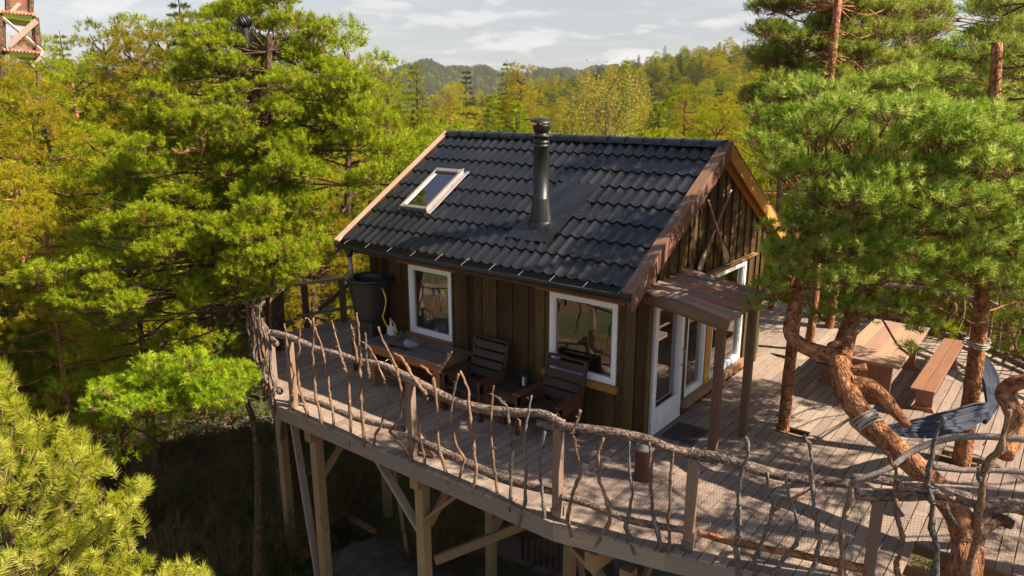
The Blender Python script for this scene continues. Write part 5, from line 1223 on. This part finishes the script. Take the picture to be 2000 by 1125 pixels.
b.tube([R2(510, 262, 13.7), R2(470, 250, 13.4), R2(445, 238, 13.3)], [.06, .045, .03], seg=8, sub=4); b.tube([R2(400, 300, 12.9), R2(378, 292, 12.7), R2(352, 300, 12.7), R2(335, 290, 12.7)], [.03, .04, .035, .02], seg=8, sub=4); b.tube([R2(390, 262, 12.8), R2(398, 285, 12.8), R2(388, 318, 12.8)], [.02, .03, .012], seg=6, sub=4)
b.build('limb', MT['pinebark'], tr)
# lower lit pad tree
yp = thing('young_pine', 'low yellow-green pine spreading a flat pad of needles beside the deck post', 'pine tree', tuple(at(500, 1000, 13.0))); Y = lambda px, py, d: rel(yp, at(px, py, d))
trunk(yp, [Y(500, 1250, 13.0), Y(505, 1000, 13.0), Y(500, 850, 12.9), Y(478, 775, 12.6)], [.09, .07, .06, .04], 'darkbark')
BH = [Y(478, 775, 12.6), Y(430, 765, 12.0), Y(370, 772, 11.5), Y(310, 785, 11.2), Y(250, 792, 11.0)]; trunk(yp, BH, [.04, .035, .03, .022, .012], 'darkbark', name='bough')
pd = []
for px, py, r in [(205, 785, .26), (245, 758, .3), (292, 742, .3), (345, 730, .34), (402, 735, .34), (452, 748, .28), (262, 800, .3), (322, 790, .34), (382, 785, .34), (435, 785, .3), (300, 712, .22), (370, 706, .24), (228, 822, .16), (200, 758, .14), (480, 742, .2), (350, 765, .34), (290, 772, .3), (410, 762, .3), (180, 800, .12), (465, 722, .16)]:
    pd.append((Y(px, py, 11.3+rs_.uniform(-.6, .5)), r, r*.42))
hero_pine(yp, pd, BH, MT['needleL'], 'darkbark', K=30, dens=260, nl=.07, nw=.009, L=.10, lr=.010, g=np.random.default_rng(44))
# near pine top at the bottom left ------------------------------------
np_ = thing('near_pine', 'bushy pale green pine top close to the camera at the bottom left', 'pine tree', tuple(Vector(at(60, 1300, 4.4))*1))
g = np.random.default_rng(77); Cs, Ds, Ls = [], [], []
NP = """20,800,.9 60,850,1 110,840,.8 150,870,.9 20,880,1 80,910,1 140,920,1 190,900,.8 30,950,1 90,980,1 160,960,.9 10,1010,1 60,1040,1 120,1030,1 180,1020,.9 40,1090,1 110,1090,1 170,1080,1 230,1050,.9 250,1000,.8 225,985,.7 210,1110,1 270,1110,.9 330,1120,.8 385,1118,.7 5,840,.8 5,1120,1 80,1140,1 150,1140,1 240,1145,1 310,1150,.8 265,945,.6 245,965,.7 15,760,.7 0,720,.6"""
b = MB(); root = Vector(np_.location)
for s in NP.split():
    px, py, k = (float(v) for v in s.split(','))
    for q in range(8):
        d = 4.3+g.uniform(-.5, .6); qx, qy = px+g.uniform(-26, 26), py+g.uniform(-20, 26)
        p = np.array(at(qx, qy, d))-np.array(root); dr = np.array([g.normal(.1, .5), g.normal(.1, .5), 1.0+g.uniform(-.3, .4)])+.25*(R_*(px-60)/200)
        if q == 0: dr = np.array([.25, .1, 1.])+.4*R_*(px-40)/200; 
        Cs.append(p-unit(dr)*.12); Ds.append(dr); Ls.append(.17*k*g.uniform(.7, 1.2))
        if q < 1: hb = Vector((0, 0, max(-.4, p[2]-.55))); b.tube([hb, Vector(p).lerp(hb, .5)+Vector((0, 0, -.06)), Vector(p-unit(dr)*.14)], [.010, .007, .004], seg=6, sub=3)
Cs, Ds, Ls = np.array(Cs), np.array(Ds), np.array(Ls)
T_, ti = tufts(Cs, Ds, Ls, 130, .060, .0042, spread=1.0, g=g); tris_obj('crown', T_, ti, MT['needleN'], np_)
T_ = stems(Cs, Ds, Ls, .006, g); tris_obj('twigs', T_, np.zeros(len(T_)), MT['stem'], np_)
b.tube([(0, 0, -3.5), (0, 0, -1), (.02, 0, .9)], [.09, .07, .02], seg=10); b.build('trunk', MT['darkbark'], np_)
# --- forest prototypes ---------------------------------------------------
def proto_pine(h, cr, m, seed, npad=38, K=15, nl=.13, nw=.017, dens=42, L=.16, yel=False):
    g = np.random.default_rng(seed); t = thing('forest_pine', None, 'pine tree', (0, 0, 0)); b = MB(); n_ = 7; P_ = []
    for i in range(n_): u = i/(n_-1); P_.append((.25*math.sin(u*3+seed)*u, .25*math.cos(u*2.3+seed)*u, -.4+(h*.94+.4)*u))
    b.tube(P_, [.17*(1-.8*i/(n_-1)) for i in range(n_)], seg=8, wob=.06, sub=2); C_, D_ = [], []
    for k in range(npad):
        u = .28+.70*(k/(npad-1)); rad_ = cr*(1-((u-.42)/.66)**2)**.5*(.35+.65*g.uniform()) if u < .97 else .1
        rad_ = cr*max(.12, math.sin(math.pi*min(1, (1-u)/.72*.62+.06)))*g.uniform(.45, 1)
        a = k*2.4+g.uniform(-.4, .4); z = h*u; c = np.array([rad_*math.cos(a), rad_*math.sin(a), z+.15*rad_]); r = g.uniform(.45, .75)*cr/2.2*(1.1-.4*u)
        p, d = pad(c, r, r*.5, int(dens*r*r*5)+6, g); C_.append(p); D_.append(d)
        i = min(n_-2, int(u*(n_-1))); s = np.array(P_[i]); s[2] = min(z-.1*rad_, h*.9); limb(b, tuple(s), tuple(c-np.array([0, 0, r*.2])), .045, .012, g, seg=5, sub=1)
    C_ = np.concatenate(C_); D_ = np.concatenate(D_); T_, ti = tufts(C_, D_, L, K, nl, nw, g=g)
    tris_obj('crown', T_, ti, MT[m], t); b.build('trunk', MT['pinebark' if seed % 2 else 'darkbark'], t); return t
def proto_spruce(h, cr, m, seed, nw_=36, K=18, nl=.15, nw=.028):
    g = np.random.default_rng(seed); t = thing('forest_spruce', None, 'spruce tree', (0, 0, 0)); b = MB()
    b.tube([(0, 0, -.4), (0.02, 0, h*.5), (0, 0, h*.99)], [.14, .09, .012], seg=7, wob=.04, sub=2); C_, D_, Lq = [], [], []
    for w_ in range(nw_):
        u = (w_+.5)/nw_; z = h*(.08+.9*u); R0_ = cr*(1-u)**.85*g.uniform(.8, 1.15)+.08; nb = int(6+5*(1-u))
        for q in range(nb):
            a = 6.283*q/nb+w_*1.3+g.uniform(-.25, .25); R1_ = R0_*g.uniform(.75, 1.1); ns = max(2, int(R1_/.11)); dx, dy = math.cos(a), math.sin(a)
            for s in range(ns):
                f = (s+.6)/ns; zz_ = z-.28*R1_*math.sin(f*2.2)+.12*R1_*f*f
                wid = .24*R1_*(1-f)+.05; C_.append((dx*R1_*f-dy*g.uniform(-wid, wid), dy*R1_*f+dx*g.uniform(-wid, wid), zz_)); D_.append((dx+g.normal(0, .5), dy+g.normal(0, .5), g.uniform(-.25, .25)))
    C_ = np.array(C_); D_ = np.array(D_); T_, ti = tufts(C_, D_, .14, K, nl, nw, spread=.7, droop=.15, g=g)
    tris_obj('crown', T_, ti, MT[m], t); b.build('trunk', MT['darkbark'], t); return t
def proto_leaf(h, cr, m, seed, n=26000, s=.05, name='autumn_tree', cat='birch tree', k0=.25):
    g = np.random.default_rng(seed); t = thing(name, None, cat, (0, 0, 0)); b = MB(); b.tube([(0, 0, -.4), (.1, 0, h*.5), (0, .1, h*.95)], [.1, .06, .01], seg=7, sub=3)
    cs = []
    for k in range(90):
        u = g.uniform(k0, 1); rr = cr*math.sin(math.pi*min(1, .15+.85*(1-u)))**.8*g.uniform(.2, 1); a = g.uniform(0, 6.28); c = (rr*math.cos(a), rr*math.sin(a), h*u); cs.append(c); limb(b, (.05, 0, h*max(.15, u-.22)), c, .02, .006, g, seg=4, sub=1)
    cs = np.array(cs); idx = g.integers(0, len(cs), n); p = cs[idx]+g.normal(0, cr*.13, (n, 3)); d = g.normal(size=(n, 3)); e = g.normal(size=(n, 3)); d = unit(d); e = unit(np.cross(d, e)); sz = s*g.uniform(.6, 1.2, (n, 1))
    T_ = np.stack([p-e*sz*.5, p+e*sz*.5, p+d*sz], 1); ti = np.clip(g.normal(.45, .2, n), 0, .95); tris_obj('crown', T_, ti, MT[m], t); b.build('trunk', MT['paletrunk' if m == 'leafA' else 'darkbark'], t); return t
PR = {'pine': [proto_pine(9.5, 2.3, 'needleF', 1), proto_pine(8.2, 2.0, 'needleF', 2), proto_pine(10.5, 2.5, 'needleY', 3, npad=40), proto_pine(7.0, 2.2, 'needleL', 4), proto_pine(9.0, 1.9, 'needleY', 6), proto_pine(9.2, 2.2, 'far', 8)],
      'spruce': [proto_spruce(10, 1.9, 'spruce', 11), proto_spruce(8, 1.6, 'spruce', 12), proto_spruce(11, 1.7, 'spruceD', 13)],
      'leaf': [proto_leaf(7.5, 2.0, 'leafA', 15), proto_leaf(6, 1.7, 'leafG', 16, n=9000)]}
HT = {'pine': [9.5, 8.2, 10.5, 7.0, 9.0, 9.2], 'spruce': [10, 8, 11], 'leaf': [7.5, 6]}
used = {}
def place(kind, i, x, y, ztop=None, label=None, group=None, sc=None, zb=None):
    p = PR[kind][i]; o = p
    if (kind, i) in used: o = copy_tree(p)
    used[(kind, i)] = 1
    z = gz(x, y)-.1 if zb is None else zb; s = sc or ((ztop-z)/HT[kind][i] if ztop is not None else 1)
    wx = s if s < 1.25 else 1.25+(s-1.25)*.3
    o.location = (x, y, z); o.scale = (wx*random.uniform(.9, 1.1), wx*random.uniform(.9, 1.1), s); o.rotation_euler = (0, 0, random.uniform(0, 6.28))
    o['label'] = label; 
    if group: o['group'] = group
    elif 'group' in o: del o['group']
    return o
def spot(px, pt, d, kind, i, label, group=None, wid=None):      # a tree whose top stands at photo pixel (px, pt), d metres off
    p = at(px, pt, d); o = place(kind, i, p.x, p.y, ztop=p.z, label=label, group=group)
    if wid: o.scale = (wid, wid, o.scale[2])
    return o
GD = 'forest pines beyond the deck'
K_ = [(70, 420, 14.6, 'pine', 2, 'pine low at the left edge, orange-lit tone put into its needles'), (185, 470, 17, 'pine', 4, 'thin pine in the shade left of the big pine, orange-lit tone in its needles'), (30, 130, 21, 'pine', 2, 'yellowish pine at the left edge below the lookout tower'), (95, 205, 19, 'pine', 4, 'tall yellow-green pine near the left edge of the picture'), (20, 330, 16.5, 'pine', 2, 'pine with brownish needles at the left edge, halfway down'), (140, 330, 19, 'pine', 0, 'green pine in the dark gap left of the big round pine'),  # rusty needles of the first pair stand in for branches lit orange
      (150, 120, 27, 'pine', 0, 'pine right of the lookout tower'), (210, 45, 30, 'pine', 1, 'pointed pine against the sky between tower and big pine'), (255, 60, 27, 'pine', 4, 'dense pine against the sky left of the tallest spruce'), (345, -35, 28, 'spruce', 2, 'tallest dark spruce touching the top edge left of the big pine'), (300, 40, 29, 'pine', 0, 'pine at the foot of the tallest dark spruce'), (390, 30, 27, 'pine', 1, 'pine directly behind the left shoulder of the big round pine'),
      (115, 55, 42, 'spruce', 0, 'thin pointed spruce standing alone against the sky near the tower'), (70, 75, 46, 'pine', 3, 'rounded pine behind the lookout tower'), (690, 128, 30, 'pine', 0, 'pine just right of the big pine below the skyline'), (655, 60, 24, 'pine', 3, 'pine peeping out at the right shoulder of the big pine'), (743, 118, 38, 'pine', 1, 'brown-tipped pine left of the far valley'), (812, 112, 34, 'spruce', 0, 'tall bright spruce left of the far valley'), (775, 190, 27, 'spruce', 1, 'bright green spruce in front of the tall bright one'),
      (910, 128, 46, 'spruce', 2, 'dark green pointed spruce in the middle of the valley view'), (990, 112, 50, 'spruce', 0, 'thin-topped spruce in front of the far hills'), (1015, 128, 48, 'pine', 4, 'yellow-brown pine beside the thin-topped spruce'), (880, 170, 42, 'pine', 2, 'yellowing pine left of the dark pointed spruce'), (960, 175, 40, 'spruce', 1, 'small bright spruce below the thin-topped one'), (860, 215, 28, 'spruce', 0, 'bright spruce directly above the left end of the ridge'), (1190, 168, 27, 'leaf', 0, 'golden-brown autumn birch just behind the roof ridge'), (1120, 200, 30, 'spruce', 0, 'bright spruce left of the golden birch'),
      (1225, 108, 60, 'spruce', 0, 'pointed spruce right of the golden birch against the hill'), (1290, 190, 33, 'spruce', 1, 'bright green spruce right of the golden birch'), (1340, 170, 38, 'pine', 0, 'round pine on the slope behind the right end of the ridge'), (1420, 190, 30, 'pine', 2, 'yellowing pine between roof peak and right foreground pine'), (1010, 190, 33, 'spruce', 1, 'bright spruce directly behind the chimney'), (600, 300, 22, 'pine', 0, 'dark pine behind the big round pine at the roof edge')]
for a in K_: spot(*a)
g = random.Random(99); cnt = {'pine': 0, 'spruce': 0, 'leaf': 0}; pts = []
def clear(x, y):
    if -10.5 < x < 9 and -6 < y < 10.5: return True
    dx, dy = x-CAM[0], y-CAM[1]; r = math.hypot(dx, dy); return r < 14
LBL = {('pine', 5): 'dull grey-green forest pine, far among the crowd beyond the deck', ('pine', 0): 'green forest pine with rounded clumps, one of the crowd beyond the deck', ('pine', 1): 'smaller green forest pine among the crowd beyond the deck', ('pine', 2): 'tall yellowing forest pine among the crowd beyond the deck', ('pine', 3): 'low broad fresh green forest pine among the crowd beyond the deck', ('pine', 4): 'narrow yellow-brown forest pine among the crowd beyond the deck',
       ('spruce', 0): 'bright green pointed forest spruce beyond the cabin', ('spruce', 1): 'smaller bright green pointed forest spruce beyond the cabin', ('spruce', 2): 'dark green pointed forest spruce beyond the cabin', ('leaf', 0): 'golden-brown leafy tree in the forest beyond the cabin', ('leaf', 1): 'green leafy tree in the forest beyond the cabin'}
GRP = {'pine': 'forest pines', 'spruce': 'forest spruces', 'leaf': 'forest leafy trees'}
def WH(px, r):
    a = 'out past the left edge' if px < 0 else 'at the far left below the tower' if px < 220 else 'behind the big pine' if px < 640 else 'between big pine and roof corner' if px < 860 else 'between left roof corner and chimney' if px < 1040 else 'right of the chimney' if px < 1240 else 'above the right half of the ridge' if px < 1460 else 'behind the leaning pine' if px < 1800 else 'behind the hammock corner'
    return a+(', first row' if r < 24 else ', nearer rows' if r < 38 else ', midway off' if r < 62 else ', far off')
far = []
tries = 0
NEARP = [(a[0], a[2]) for a in K_]
while len(pts) < 330 and tries < 20000:
    tries += 1; r = 15+(100-15)*g.random()**1.25; th = YAW+rad(g.uniform(-38, 38)); x, y = CAM[0]+r*math.sin(th), CAM[1]+r*math.cos(th)
    if clear(x, y): continue
    px = 1000+FPX*math.tan(th-YAW)
    dmin = 2.1+r*.014
    if any((x-q[0])**2+(y-q[1])**2 < dmin*dmin for q in pts): continue
    if 260 < px < 500 and r < 33 and g.random() < .93: continue
    pts.append((x, y))
    u = g.random(); mid = 620 < px < 1350
    kind = 'spruce' if (mid and u < .62) or u < .12 else ('leaf' if u > .965 and r > 28 else 'pine')
    i = g.choice({'pine': [0, 1, 2, 4, 5 if r > 55 else 0, 3], 'spruce': [0, 0, 1, 2] if not mid else [0, 1, 0, 1, 2], 'leaf': [0, 1]}[kind])
    # keep treetops below the sight line of the valley gap
    z = gz(x, y)-.1; s = g.uniform(.8, 1.15); top = z+HT[kind][i]*s
    lim = 4.79+(186-(235 if mid else 150 if px < 620 else 190))/FPX*r*(1.0)
    if px > 1380: lim = 4.79+(186-150)/FPX*r
    if r < 24: lim += .6
    if top > lim: s = max(.45, (lim-z)/HT[kind][i]*g.uniform(.85, 1))
    if top < lim-4 and r > 34: s = (lim-z)/HT[kind][i]*g.uniform(.72, 1)
    place(kind, i, x, y, label=LBL[(kind, i)].split(' among')[0].split(' beyond')[0].split(', one of')[0].split(', far')[0]+', '+WH(px, r), group=GRP[kind]+' '+WH(px, r), sc=s)
    cnt[kind] += 1
print('forest', cnt)
# far forest on the hills: one uncountable mass of small trees
g = np.random.default_rng(5)
def far_forest(name, n, r0, r1, kinds, m, seed, smin, smax, p=1.0):
    g = np.random.default_rng(seed); r = r0+(r1-r0)*g.uniform(size=n)**p; th = YAW+np.radians(g.uniform(-40, 40, n)); x = CAM[0]+r*np.sin(th); y = CAM[1]+r*np.cos(th)
    z = hgt(x, y)-.1; me = bpy.data.meshes.new(name); me.vertices.add(n); me.vertices.foreach_set('co', np.stack([x, y, z], 1).astype('f').ravel()); me.update()
    me.attributes.new('sz', 'FLOAT', 'POINT').data.foreach_set('value', g.uniform(smin, smax, n).astype('f'))
    me.attributes.new('rz', 'FLOAT', 'POINT').data.foreach_set('value', g.uniform(0, 6.28, n).astype('f'))
    me.attributes.new('pick', 'INT', 'POINT').data.foreach_set('value', g.integers(0, len(kinds), n).astype('i'))
    o = bpy.data.objects.new(name, me); COL.objects.link(o); tag(o, kind='stuff')
    ng = bpy.data.node_groups.new(name, 'GeometryNodeTree'); ng.interface.new_socket('Geometry', in_out='INPUT', socket_type='NodeSocketGeometry'); ng.interface.new_socket('Geometry', in_out='OUTPUT', socket_type='NodeSocketGeometry')
    gi = ng.nodes.new('NodeGroupInput'); go = ng.nodes.new('NodeGroupOutput'); lk = ng.links.new; ga_ = lambda nm, t: next(iter([(setattr(q, 'data_type', t), q.inputs[0].__setattr__('default_value', nm), q)[2] for q in [ng.nodes.new('GeometryNodeInputNamedAttribute')]])).outputs[0]
    gi2 = ng.nodes.new('GeometryNodeGeometryToInstance')
    for i in kinds:
        oi = ng.nodes.new('GeometryNodeObjectInfo'); oi.transform_space = 'ORIGINAL'; oi.inputs['Object'].default_value = [c for c in i.children if c.name.startswith('crown')][0]; oi.inputs['As Instance'].default_value = True; lk(oi.outputs['Geometry'], gi2.inputs[0])
    ip = ng.nodes.new('GeometryNodeInstanceOnPoints'); lk(gi.outputs[0], ip.inputs['Points']); ip.inputs['Pick Instance'].default_value = True
    js = ng.nodes.new('GeometryNodeJoinGeometry'); ng.nodes.remove(gi2)
    for q in [q for q in ng.nodes if q.bl_idname == 'GeometryNodeObjectInfo']: lk(q.outputs['Geometry'], js.inputs[0])
    lk(js.outputs[0], ip.inputs['Instance']); lk(ga_('pick', 'INT'), ip.inputs['Instance Index']); lk(ga_('sz', 'FLOAT'), ip.inputs['Scale'])
    cb = ng.nodes.new('ShaderNodeCombineXYZ'); lk(ga_('rz', 'FLOAT'), cb.inputs[2]); lk(cb.outputs[0], ip.inputs['Rotation']); lk(ip.outputs[0], go.inputs[0])
    md = o.modifiers.new('trees', 'NODES'); md.node_group = ng; return o
PL, SP = PR['pine'], PR['spruce']
o = far_forest('hill_forest', 7500, 100, 340, [PL[0], PL[5], PL[4], PL[2], SP[0], PL[5], PL[3], SP[2]], None, 31, .65, 1.05, p=.9); tag(o, 'yellow-green wood covering the nearer hill and valley behind the cabin', 'forest')
o = far_forest('distant_forest', 34000, 340, 1400, [PL[5], PL[5], PL[5], PL[3]], None, 32, .85, 1.2, p=.8); tag(o, 'dull green wood covering the distant hills on the skyline', 'forest')
# undergrowth
g = np.random.default_rng(8); n = 42000; r = 7+38*g.uniform(size=n)**1.1; th = YAW+np.radians(g.uniform(-40, 42, n)); x = CAM[0]+r*np.sin(th); y = CAM[1]+r*np.cos(th)
msk = (np.sin(x*.8+1)*np.sin(y*.7+2)+.5*np.sin(x*2.1)*np.sin(y*1.9)) > -.15; x, y = x[msk], y[msk]; k_ = ~((x > -8) & (x < 3) & (y > -1.6) & (y < 7)); x, y = x[k_], y[k_]; z = hgt(x, y); hh = .3+.6*np.abs(np.sin(x*.5)*np.cos(y*.6))
P0 = np.stack([x, y, z+g.uniform(0, 1, len(x))*hh*.8], 1); T_, ti = tufts(P0, np.stack([g.normal(0, .5, len(x)), g.normal(0, .5, len(x)), np.ones(len(x))], 1), hh*.5, 12, .13, .03, g=g)
o = tris_obj('undergrowth', T_, ti, MT['leafG']); tag(o, 'low heather and bush undergrowth covering the forest floor', 'undergrowth', kind='stuff')
BU = [(300, 905, .22, 'dark leafy bush under the left tip of the young pine bough'), (420, 930, .2, 'dark bush left of the tall corner post of the deck'), (360, 1010, .2, 'low bush in the shade behind the near pine top'), (470, 1060, .18, 'low dark bush beside the pale diagonal brace'), (250, 1060, .2, 'bush in the shade just right of the near pine'), (520, 1110, .16, 'smallest bush at the foot of the deck posts'), (455, 835, .36, 'half-lit bush behind the young pine bough'), (590, 880, .34, 'bright bush seen between the first two deck posts'), (330, 845, .34, 'bush below the middle of the young pine bough')]
for px, py, s_, lb in BU:
    p = on_plane(px, py, (0, 0, -4.0), (0, 0, 1)); place('leaf', 1, p.x, p.y, label=lb, sc=s_)
def bare(seed):
    g = np.random.default_rng(seed); t = thing('bare_shrub', None, 'shrub', (0, 0, 0)); n = 130; c = np.stack([g.normal(0, .22, n), g.normal(0, .22, n), np.zeros(n)], 1); d = np.stack([c[:, 0]*1.6+g.normal(0, .25, n), c[:, 1]*1.6+g.normal(0, .25, n), np.ones(n)], 1); Ls = g.uniform(.7, 1.7, n)
    S1 = stems(c, d, Ls, .011, g); p2 = c+unit(d)*(Ls*g.uniform(.4, .8, n))[:, None]; p2 = np.repeat(p2, 4, 0); S2 = stems(p2, np.repeat(unit(d), 4, 0)+g.normal(0, .5, (4*n, 3)), g.uniform(.15, .45, 4*n), .006, g)
    S_ = np.concatenate([S1, S2]); tris_obj('twigs', S_, np.zeros(len(S_)), MT['stem'], t); q = p2+g.normal(0, .12, p2.shape); T_, ti = tufts(q, g.normal(size=q.shape), .03, 4, .05, .03, g=g); tris_obj('leaves', T_, ti, MT['leafG'], t); return t
bs = bare(71); first = True
for k, (px, py) in enumerate([(390, 880), (340, 960), (430, 1000), (480, 940), (300, 1000), (400, 1070), (450, 1120), (340, 1110), (510, 1010), (560, 1080), (260, 930), (490, 860), (640, 1010), (700, 960), (880, 1080)]):
    p = on_plane(px, py, (0, 0, -4.0), (0, 0, 1)); o = bs if k == 0 else copy_tree(bs); o.location = (p.x, p.y, gz(p.x, p.y)-.05); o.rotation_euler = (0, 0, k*1.7); o.scale = (1, 1, .7+.1*(k % 5))
    o['label'] = 'brown twiggy shrub, nearly leafless, '+('below the pine bough left of the deck posts' if px < 470 else 'at the foot of the outer deck posts' if px < 600 else 'in the shade under the deck'); o['group'] = 'bare twiggy shrubs on the shaded ground'
for l in PR.values():
    for p in l:
        if not p.get('label'): bpy.data.objects.remove(p)
# stove pipe with ball cowl beside the big pine
sp_ = at(484, 420, 13.9); t = thing('stove_pipe', 'black stove pipe with a ribbed ball cowl rising through the big pine', 'chimney pipe', tuple(sp_)); Q = lambda px, py: rel(t, at(px, py, 13.9))
top = Vector(Q(472, 48)); b = MB(); b.tube([(top.x*0+Vector(Q(478, 48)).x, Vector(Q(478, 48)).y, -5.5), Q(478, 55)], .075, seg=14); b.build('pipe', MT['black'], t)
b = MB(); c = Vector(Q(478, 42)); n_ = 32; pr2 = []
for i in range(13): a = math.pi*(i/12)*.9+.05; pr2.append((.135*math.sin(a), .125*math.cos(a)))
vs, gs, fs = [], [], []
for i, (rr, z_) in enumerate(pr2):
    for k in range(n_): a = 6.283*k/n_+i*.12; q = rr*(1+(.07 if k % 2 else -.05)); vs.append((c.x+q*math.cos(a), c.y+q*math.sin(a), c.z+z_)); gs.append((0, 0, 0))
for i in range(12):
    for k in range(n_): k2 = (k+1) % n_; fs.append((i*n_+k, i*n_+k2, (i+1)*n_+k2, (i+1)*n_+k)[::-1])
fs.append(tuple(range(n_))); b.add(vs, fs, gs, smooth=False); b.build('ball_cowl', MT['black'], t)
b = MB()
for py in (197, 234): a = Vector(Q(478, py)); b.tube([a+Vector((.09*math.cos(q), .09*math.sin(q), 0)) for q in np.linspace(0, 6.283, 12)], .012, seg=5)
b.build('pipe_band', MT['steel'], t)

# ------------------------------------------------------------------ the air
hb = MB(); hb.box((-1600, -1600, -90), (1600, 1600, 75)); m = bpy.data.materials.new('haze_air'); m.use_nodes = True; nt_ = m.node_tree; nt_.nodes.clear()
ho = N(nt_, 'ShaderNodeOutputMaterial'); hv = N(nt_, 'ShaderNodeVolumePrincipled'); hv.inputs['Color'].default_value = (.86, .9, 1, 1); hv.inputs['Density'].default_value = .00014
hv.inputs['Anisotropy'].default_value = .2; nt_.links.new(hv.outputs[0], ho.inputs['Volume'])
o = hb.build('haze', m); tag(o, 'thin pale air between the trees and the far hills', 'haze', kind='stuff')
S.cycles.volume_bounces = 0
